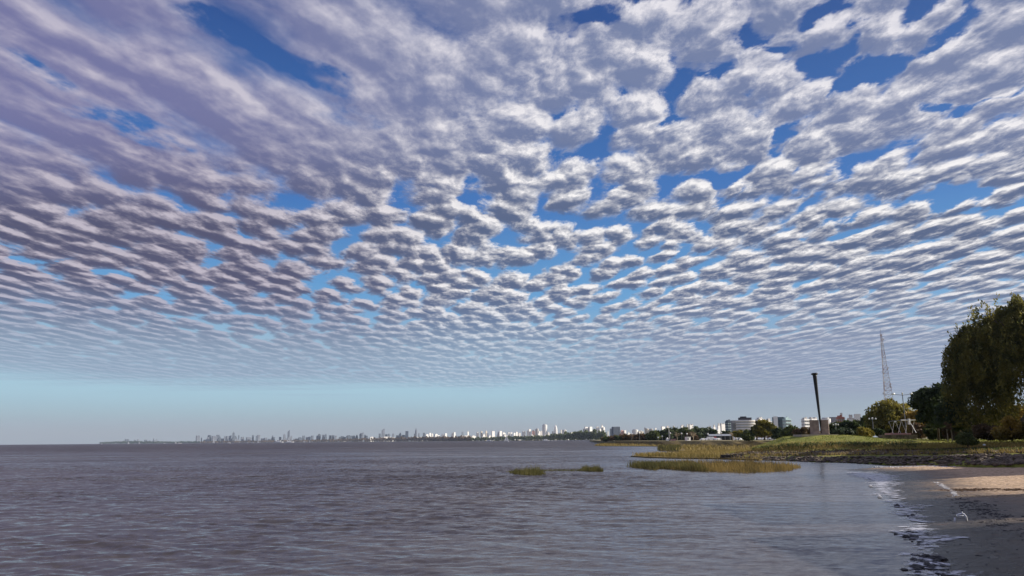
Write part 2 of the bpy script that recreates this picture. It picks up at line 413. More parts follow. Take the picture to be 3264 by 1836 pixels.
# ------------------------------------------------------------------ ground sheets
def interp(xs, tab): return np.interp(xs, [a for a, _ in tab], [b for _, b in tab])
def fbm(x, y, s, seed=0.0, oc=4):
    return mn.fractal(Vector((x * s, y * s, seed)), .9, 2.0, oc)
def groundmat(name, stops, scale, bump, rough=.95, bscale=None):
    """stops: colours blended by two noises"""
    m = bpy.data.materials.new(name); m.use_nodes = True; t = NT(m.node_tree)
    b = t.n('ShaderNodeBsdfPrincipled'); o = t.n('ShaderNodeOutputMaterial'); t.t.links.new(b.outputs[0], o.inputs[0])
    p = t.n('ShaderNodeNewGeometry').outputs['Position']
    c = t.mix(t.rng(t.noise(p, scale, 5.0, .6), .38, .62), stops[0], stops[1])
    c = t.mix(t.rng(t.noise(p, scale * 7, 4.0, .65), .48, .70), c, stops[2])
    t.put(b.inputs['Base Color'], c); b.inputs['Roughness'].default_value = rough; b.inputs['Specular IOR Level'].default_value = .15
    bn = t.n('ShaderNodeBump'); bn.inputs['Distance'].default_value = bump; t.put(bn.inputs['Height'], t.noise(p, bscale or scale * 10, 5.0, .7)); t.put(b.inputs['Normal'], bn.outputs[0])
    return m
GM = groundmat('lawn', [(.19, .22, .045), (.31, .29, .07), (.11, .13, .03)], .10, .12, bscale=1.2)
GMM = groundmat('marsh_soil', [(.20, .145, .055), (.13, .105, .045), (.075, .062, .030)], .05, .10, bscale=1.0)
GMP = groundmat('plain_ground', [(.30, .25, .15), (.17, .16, .075), (.12, .12, .05)], .012, .10, bscale=.5)

# beach
def beach_z(d, y):
    z = np.interp(d, [-4, 0, 2, 7, 14, 22, 40, 80], [-.30, .0, .09, .30, .52, .72, 1.15, 1.7])
    return z
ys = np.concatenate([np.arange(4, 60, .30), np.arange(60, 118, .55)])
ds = np.concatenate([[-4, -2.2, -1.2, -.6, -.25], np.arange(0, 24, .30), np.arange(24, 95, 2.0), [130, 200, 350, 700]])
bv = []
for y in ys:
    sx_ = float(shore_x(min(y, sh[-1, 1])))
    if y > sh[-1, 1]: sx_ += (y - sh[-1, 1]) * 1.0
    for d in ds:
        x = sx_ + d + (.22 * math.sin(y * 2.1) + .45 * fbm(0, y, .5, 9) * 1.2) * math.exp(-abs(d) / 5)
        z = float(beach_z(d, y)) + (.035 * fbm(x, y, .45, 2) + .02 * fbm(x, y, 1.8, 5)) * min(1, max(0, (d + .5) / 3))
        bv.append((x, y, z))
nc = len(ds); i = (np.arange(len(ys) - 1)[:, None] * nc + np.arange(nc - 1)[None, :]); bf = np.stack([i, i + 1, i + nc + 1, i + nc], -1).reshape(-1, 4)
sm = bpy.data.materials.new('beach_sand'); sm.use_nodes = True; t = NT(sm.node_tree)
b = t.n('ShaderNodeBsdfPrincipled'); o = t.n('ShaderNodeOutputMaterial'); t.t.links.new(b.outputs[0], o.inputs[0])
pos = t.n('ShaderNodeNewGeometry').outputs['Position']; sx, sy, sz = t.sep(pos)
wn_ = t.noise(pos, .35, 4.0, .6)
dry = t.rng(t.add(sz, t.mul(t.sub(wn_, .5), .30)), .04, .36)
fine = t.noise(pos, 3.0, 5.0, .7)
dry = t.mul(dry, t.rng(t.add(sy, t.mul(t.sub(wn_, .5), 14.0)), 42.0, 58.0, .30, 1.0))  # near sand damp, its colour also darkened to deepen the shade lying there
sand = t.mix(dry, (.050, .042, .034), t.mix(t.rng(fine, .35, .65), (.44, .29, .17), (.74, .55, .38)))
sand = t.mix(t.mul(t.rng(t.noise(pos, 1.1, 5.0, .7), .58, .66), .65), sand, (.13, .085, .055))
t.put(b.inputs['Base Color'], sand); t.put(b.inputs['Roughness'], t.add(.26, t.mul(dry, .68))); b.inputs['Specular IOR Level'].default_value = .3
bn = t.n('ShaderNodeBump'); bn.inputs['Distance'].default_value = .16; t.put(bn.inputs['Height'], t.add(t.noise(pos, 4.0, 5.0, .7), t.mul(t.voro(pos, 1.7), .7))); t.put(b.inputs['Normal'], bn.outputs[0])
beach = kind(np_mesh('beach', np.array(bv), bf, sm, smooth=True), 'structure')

# promontory and park mound
ST = [2310, 2355, 2400, 2450, 2500, 2600, 2700, 2850, 3000, 3130, 3264, 3700, 4400]
pyR = [
 [1463, 1464.5, 1466, 1467.5, 1469, 1473, 1475, 1480, 1484, 1483, 1480, 1480, 1480],
 [1451, 1453, 1455, 1456, 1457, 1457, 1457, 1457, 1454, 1452, 1450, 1446, 1446],
 [1449.5, 1451, 1452.5, 1452.5, 1452.5, 1452, 1451, 1450, 1448, 1446, 1444, 1440, 1440],
 [1448.5, 1446, 1443, 1442, 1442, 1441, 1440, 1440, 1438, 1434, 1435, 1432, 1432],
 [1447.5, 1444, 1439, 1437, 1436, 1433, 1430, 1432, 1432, 1428, 1427, 1420, 1420],
 [1446.5, 1442, 1434, 1426, 1419, 1416, 1415, 1420, 1421, 1420, 1418, 1412, 1412],
 [1444.5, 1438, 1428, 1409, 1392, 1387, 1387, 1401, 1402, 1403, 1402, 1398, 1398]]
z0 = [0, 0, 0, 0, 0, 0, 0, .15, .45, .7, .85, 1.2, 1.2]
Y0 = [G(a, b_, c).y for a, b_, c in zip(ST, pyR[0], z0)]
dY = [0, 3, 7, 10, 16, 20]
Y6 = [182, 180, 180, 177, 172, 166, 158, 143, 140, 135, 130, 128, 128]
xs = np.concatenate([np.arange(2310, 3300, 6), np.arange(3300, 4400, 30)])
rows = []
for k in range(7):
    py = np.interp(xs, ST, pyR[k]); YY = np.interp(xs, ST, Y0) + dY[k] if k < 6 else np.interp(xs, ST, Y6)
    rows.append([A(a, b_, c) for a, b_, c in zip(xs, py, YY)])
skirt = [Vector((p.x, p.y - .8, p.z - 1.2)) for p in rows[0]]
rows = [skirt] + rows
last = rows[-1]
def back(dy, zt, k):
    return [Vector((p.x * (p.y + dy) / p.y, p.y + dy, p.z + (zt - p.z) * k)) for p in last]
rows += [back(14, 3.4, .15), back(50, 3.0, .5), back(130, 2.4, 1.0), back(330, 2.2, 1.0)]
for r_b in rows[-4:]:
    for j_, p_ in enumerate(r_b):
        k_ = min(1, max(0, (xs[j_] - 2370) / 110)); p_.z = -.4 + (p_.z + .4) * k_
PROM = rows
sub = [1, 4, 3, 4, 5, 4, 8, 4, 6, 5, 4]
vv = []; 
for k in range(len(rows) - 1):
    for j in range(sub[k]):
        f = j / sub[k]
        for a, c in zip(rows[k], rows[k + 1]):
            p = a.lerp(c, f)
            am = .22 if k > 0 else 0
            vv.append((p.x + am * fbm(p.x, p.y, .5, 1), p.y + am * 1.6 * fbm(p.x, p.y, .4, 7), p.z + (.16 if 1 < k < 7 else .05) * fbm(p.x, p.y, .35, 3)))
for a in rows[-1]: vv.append(tuple(a))
nc = len(xs); nrw = len(vv) // nc; i = (np.arange(nrw - 1)[:, None] * nc + np.arange(nc - 1)[None, :]); pf = np.stack([i, i + 1, i + nc + 1, i + nc], -1).reshape(-1, 4)
mound = kind(np_mesh('park_ground', np.array(vv), pf, GM, smooth=True), 'structure')
def prom(px, Y):
    """a point on the promontory at picture column px and distance Y"""
    j = min(range(len(xs)), key=lambda q: abs(xs[q] - px))
    col = [r[j] for r in PROM]
    for a, c in zip(col, col[1:]):
        if a.y <= Y <= c.y:
            f = (Y - a.y) / max(1e-6, c.y - a.y); p = a.lerp(c, f)
            q = A(px, 1400, Y); return Vector((q.x, Y, p.z))
    q = A(px, 1400, Y); return Vector((q.x, Y, col[-1].z))

def sheet(name, pts, m, depth):
    mb = MB(); n = len(pts); mb.v = [tuple(p) for p in pts] + [(p[0], p[1], p[2] - depth) for p in pts]
    mb.f = [tuple(range(n))] + [(i, i + n, (i + 1) % n + n, (i + 1) % n) for i in range(n)]
    o = mb.build(name, m); bm = bmesh.new(); bm.from_mesh(o.data); bmesh.ops.recalc_face_normals(bm, faces=bm.faces)
    bmesh.ops.triangulate(bm, faces=[f for f in bm.faces if len(f.verts) > 4]); bm.to_mesh(o.data); bm.free()
    return kind(o, 'structure')
MARSH = [(1895, 1420.5), (1960, 1421.5), (2060, 1421.8), (2120, 1422.8), (2138, 1427), (2100, 1433), (2108, 1436), (2165, 1437.5), (2200, 1441), (2150, 1446.5), (2060, 1448.5), (2010, 1452.5),
         (2060, 1456), (2130, 1458), (2310, 1460), (2420, 1464), (2600, 1440), (2600, 1410), (2300, 1410), (2100, 1410.5), (1960, 1412.5), (1915, 1417)]
sheet('marsh', [G(a, b_, .22) for a, b_ in MARSH], GMM, .6)
PZ = 2.6
fr = [G(a, b_, PZ) for a, b_ in [(1880, 1403.2), (1920, 1405), (1960, 1405.6), (2100, 1406), (2300, 1405.5), (2460, 1405), (2620, 1403.5)]]
FAR = [(1905, 1900), (1900, 2900), (1740, 3700), (1500, 4500), (1320, 6300), (1200, 7300), (1000, 8300), (640, 9300), (600, 10000), (310, 10300)]
fs = [Vector((A(a, 1405, Y).x, Y, PZ)) for a, Y in FAR]
sheet('coastal_land', fr + [Vector((900, 520, PZ)), Vector((9000, 3000, PZ)), Vector((12500, 13500, PZ)), Vector((-7000, 13500, PZ))] + fs[::-1], GMP, 3.2)
bank = MB()
for a, c in zip(fr, fr[1:]):
    n_ = 6
    for k in range(n_):
        p, q = a.lerp(c, k / n_), a.lerp(c, (k + 1) / n_)
        bank.quad((p.x, p.y - 26 - 5 * math.sin(k * 2), .15), (q.x, q.y - 26 - 5 * math.sin((k + 1) * 2), .15), (q.x, q.y + .5, PZ + .01), (p.x, p.y + .5, PZ + .01))
kind(bank.build('grass_bank', GMM, smooth=True), 'structure')

# ------------------------------------------------------------------ grass, reeds
def blades(name, pts, hmin, hmax, width, m, lean=.25, label=None, parent=None, dome=0):
    n = len(pts); P = np.array([tuple(p) for p in pts]); H = nr.uniform(hmin, hmax, n)
    if dome:
        cx_ = (P[:, 0].min() + P[:, 0].max()) / 2; hw_ = (P[:, 0].max() - P[:, 0].min()) / 2; H *= np.array([.72 + .9 * max(-.55, mn.noise(Vector((p[0] * .55, p[1] * .55, 2)))) + (.35 if rnd.random() < .06 else 0) for p in P]); H *= np.clip(1.12 - np.abs((P[:, 0] - cx_) / hw_) ** 2.2, .15, 1) * (1 + .25 * np.sin(P[:, 0] * 5))
    a = nr.uniform(0, 2 * math.pi, n)
    L = nr.normal(0, lean, (n, 2)) * H[:, None] + np.array([-.12, 0]) * H[:, None]; Wd = width * nr.uniform(.6, 1.3, n)
    dxy = np.stack([np.cos(a), np.sin(a) * .5], -1) * Wd[:, None] / 2
    V = np.zeros((n, 4, 3)); V[:, 0] = P; V[:, 1] = P; V[:, 2] = P; V[:, 3] = P
    V[:, 0, :2] -= dxy; V[:, 1, :2] += dxy; V[:, 2, :2] += L + dxy * .3; V[:, 3, :2] += L - dxy * .3
    V[:, 2:, 2] += H[:, None]; V[:, :2, 2] -= .1
    Fq = np.arange(n * 4).reshape(n, 4)
    return np_mesh(name, V.reshape(-1, 3), Fq, m, parent)
M['reed'] = mat('reed_stems', (.44, .31, .10), .8, scale=.35, col2=(.13, .105, .04), transl=.4, spec=.2)
M['reedg'] = mat('green_reed_stems', (.20, .18, .06), .8, scale=.5, col2=(.085, .085, .032), transl=.4, spec=.2)
M['reedp'] = mat('pale_grass_stems', (.46, .34, .12), .8, scale=.05, col2=(.25, .20, .06), transl=.3, spec=.2)
def inpoly(x, y, poly):
    c = False; n = len(poly)
    for i in range(n):
        (x1, y1), (x2, y2) = poly[i], poly[i - 1]
        if (y1 > y) != (y2 > y) and x < (x2 - x1) * (y - y1) / (y2 - y1) + x1: c = not c
    return c
def fill(poly, n, z=.2, clump=.0):
    P = [G(a, b_, z) for a, b_ in poly]; pl = [(p.x, p.y) for p in P]
    x0, x1 = min(p[0] for p in pl), max(p[0] for p in pl); y0, y1 = min(p[1] for p in pl), max(p[1] for p in pl); out = []
    while len(out) < n:
        x, y = rnd.uniform(x0, x1), rnd.uniform(y0, y1)
        if clump and fbm(x, y, .12, 4) < rnd.uniform(-clump, .1): continue
        if inpoly(x, y, pl): out.append((x, y, z))
    return out
reed = [(1997, 1488), (2040, 1493), (2090, 1499), (2105, 1494), (2180, 1500), (2260, 1504), (2380, 1508), (2450, 1506), (2520, 1500), (2555, 1491), (2530, 1484), (2380, 1480), (2200, 1484), (2080, 1486)]
kind(blades('golden_reeds', fill(reed, 15000, 0.0), .2, 1.15, .05, M['reed'], .26, dome=1), 'stuff', 'bed of golden reeds standing in the shallows')
kind(blades('olive_reeds', fill(reed[:6] + [(2200, 1487), (2080, 1487)], 4500, 0.0), .5, 1.0, .055, M['reedg'], .2) , 'stuff')
def islet(nm, poly, n, h0, h1, label):
    o = blades(nm, fill(poly, n, 0.0), h0, h1, .045, M['reedg'], .34, dome=nm == 'reed_tuft'); return o
a_ = islet('reed_tuft', [(1622, 1507), (1645, 1512), (1700, 1516), (1738, 1514), (1742, 1508), (1690, 1505)], 1800, .2, .85, '')
tag(a_, 'bushy reed tuft with tall ragged stems, left end of the low islet in the river', 'reeds')
a_ = islet('reed_tuft', [(1836, 1500), (1880, 1503), (1922, 1503), (1924, 1498), (1880, 1496)], 1700, .2, .85, '')
tag(a_, 'rounded reed tuft at the right end of the low islet', 'reeds')
a_ = islet('low_reeds', [(1612, 1505), (1640, 1508), (1700, 1506), (1740, 1501.5), (1850, 1501.5), (1850, 1498.5), (1700, 1499), (1640, 1502)], 1800, .05, .24, '')
kind(a_, 'stuff', 'low dark sedge joining the two reed tufts')
kind(blades('marsh_grass', fill(MARSH[9:17] + [(2600, 1436), (2300, 1436), (2200, 1441)], 9000, .2, .2), .35, .85, .16, M['reedp'], .3), 'stuff', 'straw coloured marsh grass on the near tongue')
kind(blades('far_marsh_grass', fill(MARSH[:9] + [(2300, 1441), (2600, 1436), (2600, 1411), (2300, 1411), (2100, 1411), (1960, 1413), (1915, 1417)], 9000, .2, .25), .4, 1.3, .45, M['reedp'], .3), 'stuff', 'olive and tan marsh grass beyond the first channel')
kind(blades('marsh_sedge', fill([(2095, 1434), (2108, 1436), (2165, 1437.5), (2170, 1428), (2110, 1428)], 900, .2), .8, 1.6, .35, M['reedg'], .3), 'stuff')
# mound grass, brush on the edges
pts = []
while len(pts) < 16000:
    px = rnd.uniform(2330, 3400); k = rnd.choice([5, 6, 6, 6, 7]); j = int(np.searchsorted(xs, px)); f = rnd.random()
    p = PROM[k][j].lerp(PROM[k + 1][j], f); pts.append((p.x + rnd.uniform(-.5, .5), p.y, p.z - .03))
kind(blades('lawn_grass', pts, .06, .20, .13, mat('lawn_blades', (.34, .35, .065), .8, scale=.12, col2=(.17, .20, .04), transl=.3, spec=.2), .4), 'stuff', 'short olive grass of the park')
pts = []
while len(pts) < 9000:
    px = rnd.uniform(2345, 3400); k, lo, hi = rnd.choice([(3, .0, .15), (5, .3, 1.0), (5, .0, 1.0), (6, 0, .1), (5, 0, .5)]); j = int(np.searchsorted(xs, px))
    p = PROM[k][j].lerp(PROM[k + 1][j], rnd.uniform(lo, hi)); pts.append((p.x + rnd.uniform(-.5, .5), p.y + rnd.uniform(-.6, .6), p.z))
kind(blades('rough_grass', pts, .15, .65, .12, M['reedp'], .45), 'stuff', 'dry rough grass along the edges of the terraces')
# rubble rows
for nm, k0, f0, f1, n_, rr, lab in [('shore_rubble', 1, 0.0, 1.05, 1500, .34, 'lower band of broken stone rubble at the water line'), ('bank_rubble', 3, 0.1, 1.0, 1400, .36, 'upper band of broken stone rubble below the grass bank')]:
    mb = MB()
    for _ in range(n_):
        px = rnd.uniform(2314, 3420); j = int(np.searchsorted(xs, px)); f = rnd.uniform(f0, f1)
        a, c = PROM[k0][j], PROM[k0 + 1][j]; p = a.lerp(c, min(f, 1)); s_ = rr * rnd.uniform(.35, 1.25)
        mb.rock((p.x + rnd.uniform(-.4, .4), p.y, p.z + .05), (s_ * rnd.uniform(.8, 1.5), s_, s_ * rnd.uniform(.3, .6)))
    kind(mb.build(nm, M['stone']), 'stuff', lab)
# concrete groyne end at the left tip
g0 = A(2305, 1460, 148); g1 = A(2355, 1460, 150)
mb = MB(); mb.box((g0.x + g1.x) / 2, 148.5, -.3, .75, g1.x - g0.x, 2.6, R_(3)); mb.box(g0.x + .6, 147.6, -.4, .35, 1.8, 2.2, R_(8)); mb.box(g1.x - .5, 148.2, .75, .9, 1.5, 1.6, R_(12))
tag(mb.build('concrete_block', mat('dark_stained_concrete', (.05, .042, .038), .9, .4, .8, bump=.05)), 'long dark concrete block at the tip of the rubble point', 'concrete block')
# ------------------------------------------------------------------ trees
def leaf_quads(cent, size, squash=1.0, hang=0.0):
    """one random quad per centre"""
    n = len(cent); P = np.asarray(cent)
    a = nr.normal(size=(n, 3)); a[:, 2] -= hang * 2; a /= np.linalg.norm(a, axis=1)[:, None]
    b_ = nr.normal(size=(n, 3)); b_ -= (b_ * a).sum(1)[:, None] * a; b_ /= np.linalg.norm(b_, axis=1)[:, None]
    s = size * nr.uniform(.55, 1.35, n)[:, None]
    V = np.stack([P - a * s, P - b_ * s * .5, P + a * s, P + b_ * s * .5], 1)
    return V.reshape(-1, 3), np.arange(n * 4).reshape(n, 4)
def tree(name, label, cat, px, Y, hw, top, base_py, m, leaves=1500, leaf=.35, trunk=.2, bark='bark', nclump=26, lo=.25, group=None, gap=.5, base=None, bare=0, depth=1.0, stems=1):
    bp_ = base if base is not None else A(px, base_py, Y)
    topz = A(px, top, Y).z; H = topz - bp_.z; rx = hw * Y / 2500
    bx, by, bz = bp_
    root = thing(name, (bx, by, bz), label, cat, group)
    r3 = random.Random(int(px * 7 + top))
    cz = H * (lo + 1) / 2; rz = H * (1 - lo) / 2
    if lo <= .08: cz = H * .34; rz = H * .62
    clumps = []
    for k in range(nclump):
        while True:
            u = Vector((r3.uniform(-1, 1), r3.uniform(-1, 1), r3.uniform(-1, 1)))
            if .25 < u.length < 1: break
        if u.z < -.5: u.z *= .8
        u = u.normalized() * (u.length ** .45) * .80
        cr = rx * r3.uniform(.22, .42)
        clumps.append((Vector((u.x * rx, u.y * rx * depth, max(cz + u.z * rz, H * .14 if lo <= .08 else 0))), cr))
    tb = MB()
    for s_ in range(stems):
        ox = (s_ - (stems - 1) / 2) * trunk * 5
        tb.tube([(ox, 0, -.4), (ox * 1.3 + trunk * .6, 0, H * .22), (ox * 1.5 + trunk * .2, trunk, H * .5), (ox, 0, H * .8)], [trunk * 1.25, trunk, trunk * .65, trunk * .2], 7)
    for c, cr in clumps[:14]:
        st = H * min(.6, max(.15, c.z / H * .55))
        mid = Vector((c.x * .5, c.y * .5, (st + c.z) / 2 + H * .03)); tb.tube([(0, 0, st), mid, c], [trunk * .5, trunk * .3, trunk * .1], 5)
    if bare:
        for k in range(bare):
            a = r3.uniform(0, 6.28); z = H * r3.uniform(.3, .7); l_ = rx * r3.uniform(.6, 1.1)
            e = Vector((math.cos(a) * l_, math.sin(a) * l_, z + H * r3.uniform(.15, .45))); e.z = min(e.z, H)
            tb.tube([(0, 0, z), e * .5 + Vector((0, 0, z * .55)), e], [trunk * .45, trunk * .3, trunk * .12], 5)
    tb.build('trunk', M[bark], root, smooth=True)
    if leaves:
        cent = []
        wts = [cr ** 2 for c, cr in clumps]; tot = sum(wts)
        for (c, cr), w_ in zip(clumps, wts):
            k = int(leaves * w_ / tot)
            d = nr.normal(size=(k, 3)); d /= np.linalg.norm(d, axis=1)[:, None]
            rr = cr * nr.uniform(gap, 1.08, k)[:, None] ** .8
            cent.append(np.array(c)[None, :] + d * rr * np.array([1.15, 1.15, .85]))
        cent = np.concatenate(cent)
        V, Fq = leaf_quads(cent, leaf); np_mesh('crown', V, Fq, m, root)
    return root

def willow(label, px, Y, hw, top, base_py, n_str, lean=0.0, leafn=26, ztrunk=True, hang=(3, 9), leaf=.2, path=None):
    bp_ = A(px, base_py, Y); H = A(px, top, Y).z - bp_.z; rx = hw * Y / 2500
    root = thing('willow_tree', tuple(bp_), label, 'tree', None)
    tb = MB(); r3 = random.Random(int(px))
    ends = []
    if path: PT = [A(a, b_, Y) - bp_ for a, b_ in path]; tb.tube(PT, [.34 - .03 * i for i in range(len(PT))], 9); tb.build('trunk', M['barkp'], root, smooth=True); tb = MB(); fork = PT[-1]
    else: tb.tube([(0, 0, -.5), (lean * .4, 0, H * .18), (lean, .2, H * .38)], [.55, .42, .34], 9); fork = Vector((lean, .2, H * .38))
    for k in range(16):
        a = k * 2.4; q = r3.uniform(.35, .95)
        e = Vector((lean + math.cos(a) * rx * q, math.sin(a) * rx * q * .8, H * (1.0 - .38 * q * q) * r3.uniform(.9, .99)))
        m1 = fork.lerp(e, .45) + Vector((0, 0, H * .10))
        tb.tube([fork, m1, e], [.24, .13, .04], 6); ends.append((m1, e))
    tb.build('limbs', M['bark'], root, smooth=True)
    cent = []; dirs = []
    for k in range(n_str):
        q = math.sqrt(r3.random()); a = r3.uniform(0, 6.2832)
        lob = .78 + .18 * math.sin(a * 3 + px) + .12 * math.sin(a * 7 + 1) + r3.uniform(-.05, .10)
        x = lean * .7 + math.cos(a) * rx * q * lob; y = math.sin(a) * rx * q * .85 * lob
        zt = H * (.60 + .40 * math.sqrt(max(0, 1 - q * q))) * (.90 + .12 * mn.noise(Vector((x * .35, y * .35, px))) )
        zt -= abs(mn.noise(Vector((x * .45, y * .45, 3)))) * H * .22
        L = r3.uniform(*hang) * (.6 + .6 * q); out = .35 + .5 * q
        for j in range(leafn):
            f = (j + r3.random()) / leafn
            cent.append((x + math.cos(a) * out * math.sin(f * 1.6) + r3.gauss(0, .16), y + math.sin(a) * out * math.sin(f * 1.6) + r3.gauss(0, .16), max(H * .10, zt - L * f ** 1.3)))
    for k in range(int(n_str * .10)):
        a = r3.uniform(0, 6.2832); z0_ = H * r3.uniform(.35, .93); rr_ = rx * math.sqrt(max(.05, 1 - ((z0_ / H - .55) / .5) ** 2)) * r3.uniform(.85, 1.12)
        for j in range(12): cent.append((lean * .7 + math.cos(a) * rr_ + r3.gauss(0, .15) + .25 * math.sin(j * .4), math.sin(a) * rr_ * .85 + r3.gauss(0, .15), z0_ - j * .14))
    V, Fq = leaf_quads(np.array(cent), leaf, hang=.8); np_mesh('crown', V, Fq, M['lf_willow'], root)
    return root

willow('huge drooping willow with ragged dark crown, cut off by the picture edge', 3330, 118, 215, 905, 1397, 2300, leafn=30, hang=(3, 13), leaf=.22, path=[(3262, 1397), (3256, 1372), (3258, 1340), (3290, 1290), (3315, 1240)])
willow('lower drooping willow left of the huge one, on a bent pale trunk that arches left', 3148, 122, 92, 1000, 1399, 1500, leafn=28, hang=(3, 13), leaf=.22, path=[(3172, 1400), (3160, 1382), (3142, 1367), (3124, 1360), (3114, 1345), (3118, 1310), (3130, 1260)])
def lean_trunk(label, pts, rad, Y):
    P = [A(a, b_, Y) for a, b_ in pts]; r_ = thing('leaning_tree', tuple(P[0]), label, 'tree'); mb = MB(); mb.tube([p - P[0] for p in P], [rad * (1 - .12 * i) for i in range(len(P))], 8)
    mb.build('trunk', M['barkp'], r_, smooth=True); c = P[-1] - P[0]
    cent = np.array(c)[None, :] + nr.normal(size=(500, 3)) * np.array([1.0, .8, .9]); V, Fq = leaf_quads(cent, .22, hang=.8); np_mesh('crown', V, Fq, M['lf_willow'], r_)
lean_trunk('small tree on a thick short pale trunk leaning left beside the bent trunk', [(3193, 1400), (3184, 1388), (3172, 1370), (3164, 1345), (3160, 1320)], .24, 124)
lean_trunk('slim tree with thin upright grey trunk between round bush and bent trunk', [(3121, 1397), (3119, 1380), (3116, 1360), (3112, 1330)], .12, 125)
lean_trunk('slim tree with whitish slanting trunk right behind the round bush', [(3109, 1394), (3105, 1381), (3100, 1368), (3096, 1340)], .14, 121)

T = tree
T('broadleaf_tree', 'very dark green rounded tree left of the drooping willows', 'tree', 2992, 135, 68, 1221, 1396, M['lf_dark'], 9000, .34, .17, nclump=46, lo=.16)
T('broadleaf_tree', 'dark bushy tree between the rounded dark tree and the willows', 'tree', 3040, 125, 45, 1262, 1396, M['lf_dark'], 4500, .34, .16, nclump=30, lo=.12)
T('broadleaf_tree', 'broad olive and gold tree behind the metal swing frame', 'tree', 2845, 185, 72, 1272, 1386, M['lf_olive'], 8000, .42, .35, nclump=44, lo=.05)
T('broadleaf_tree', 'golden feathery tree right of the broad olive tree', 'tree', 2925, 178, 50, 1296, 1388, M['lf_gold'], 4200, .40, .3, nclump=30, lo=.05)
T('broadleaf_tree', 'dark green tree on the left flank of the broad olive tree', 'tree', 2798, 190, 30, 1300, 1386, M['lf_dark'], 2800, .42, .3, nclump=20, lo=.08)
T('shrub', 'brown green shrub thicket just right of the brick plinth', 'shrub', 2672, 200, 28, 1344, 1388, M['lf_mid'], 2200, .42, .15, nclump=18, lo=.02)
T('shrub', 'tall dark shrub below the brick tower', 'shrub', 2706, 195, 36, 1336, 1388, M['lf_dark'], 3000, .42, .15, nclump=22, lo=.02)
T('shrub', 'dark olive tree top below the white roofed block', 'tree', 2748, 200, 36, 1318, 1388, M['lf_mid'], 3000, .44, .2, nclump=24, lo=.04)
T('shrub', 'spiky blue green shrub at the foot of the brick plinth', 'shrub', 2683, 172, 32, 1366, 1391, M['lf_blue'], 2200, .36, .1, nclump=16, lo=.0)
T('shrub', 'light olive bush between the blue green shrub and the stone wall', 'shrub', 2758, 168, 28, 1364, 1392, M['lf_olive'], 1900, .34, .1, nclump=16, lo=.0)
T('shrub', 'dark low bush against the left end of the stone wall', 'shrub', 2800, 172, 22, 1362, 1388, M['lf_dark'], 1500, .34, .1, nclump=12, lo=.0)
T('shrub', 'reddish dry bush under the golden feathery tree', 'shrub', 2930, 165, 30, 1350, 1392, M['lf_brown'], 1800, .36, .1, nclump=14, lo=.0)
T('shrub', 'dark undergrowth bush below the rounded dark tree', 'shrub', 2975, 140, 30, 1345, 1396, M['lf_mid'], 2200, .30, .1, nclump=16, lo=.0)
T('shrub', 'brown undergrowth bush behind the thin saplings', 'shrub', 3035, 138, 32, 1348, 1396, M['lf_brown'], 2200, .28, .1, nclump=16, lo=.0)
T('round_bush', 'round leafy green bush standing alone on the lawn edge', 'bush', 3084, 100, 33, 1379, 1413, M['lf_mid'], 3400, .15, .08, nclump=26, lo=.0)
T('shrub', 'golden brown undergrowth at the right picture edge under the willow', 'shrub', 3225, 106, 45, 1330, 1397, M['lf_gold'], 3800, .26, .1, nclump=24, lo=.0)
T('shrub', 'brown undergrowth behind the leaning trunks', 'shrub', 3150, 112, 38, 1350, 1396, M['lf_brown'], 2400, .24, .1, nclump=18, lo=.0)
for a, lab in ((3021, 'thin bare sapling trunk on the lawn, left of its pair'), (3035, 'thin bare sapling trunk on the lawn, right of its pair')):
    T('sapling', lab, 'sapling', a, 118, 10, 1345, 1399, M['lf_brown'], 120, .18, .07, bark='barkp', nclump=5, lo=.5)
T('shrub', 'rusty orange thicket left of the brick plinth', 'shrub', 2566, 250, 30, 1356, 1391, M['lf_brown'], 2400, .5, .15, nclump=18, lo=.0)
T('broadleaf_tree', 'drooping olive green tree left of the rusty thicket', 'tree', 2522, 300, 32, 1352, 1396, M['lf_mid'], 2600, .6, .25, nclump=22, lo=.05)
T('broadleaf_tree', 'dark green tree below the green glass office block', 'tree', 2484, 310, 26, 1360, 1398, M['lf_dark'], 2000, .6, .25, nclump=18, lo=.05)
T('broadleaf_tree', 'brown olive tree with open pointed crown before the white terraces', 'tree', 2437, 320, 34, 1341, 1400, M['lf_olive'], 2300, .6, .3, nclump=22, lo=.15)
T('broadleaf_tree', 'dark conifer like tree left of the brown olive tree', 'tree', 2412, 340, 20, 1356, 1400, M['lf_dark'], 1500, .6, .25, nclump=16, lo=.1)
T('broadleaf_tree', 'low green tree below the curved white block', 'tree', 2382, 350, 24, 1368, 1400, M['lf_mid'], 1600, .6, .2, nclump=16, lo=.08)
T('broadleaf_tree', 'low tan green tree right of the shed', 'tree', 2355, 380, 18, 1368, 1401, M['lf_olive'], 1100, .6, .2, nclump=14, lo=.1)
for a, t_, hw, Y, lab in ((2335, 1372, 14, 400, 'pale bare tree at the right end of the shed'), (2158, 1376, 12, 470, 'pale bare tree behind the pink ramp'), (2210, 1374, 14, 480, 'pale bare tree right of the white kiosk'), (2345, 1380, 9, 390, 'slim bare tree just right of the one beside the shed')):
    T('bare_tree', lab, 'tree', a, Y, hw, t_, 1402, None, 0, .5, .22, bark='barkp', nclump=6, lo=.4, bare=16)
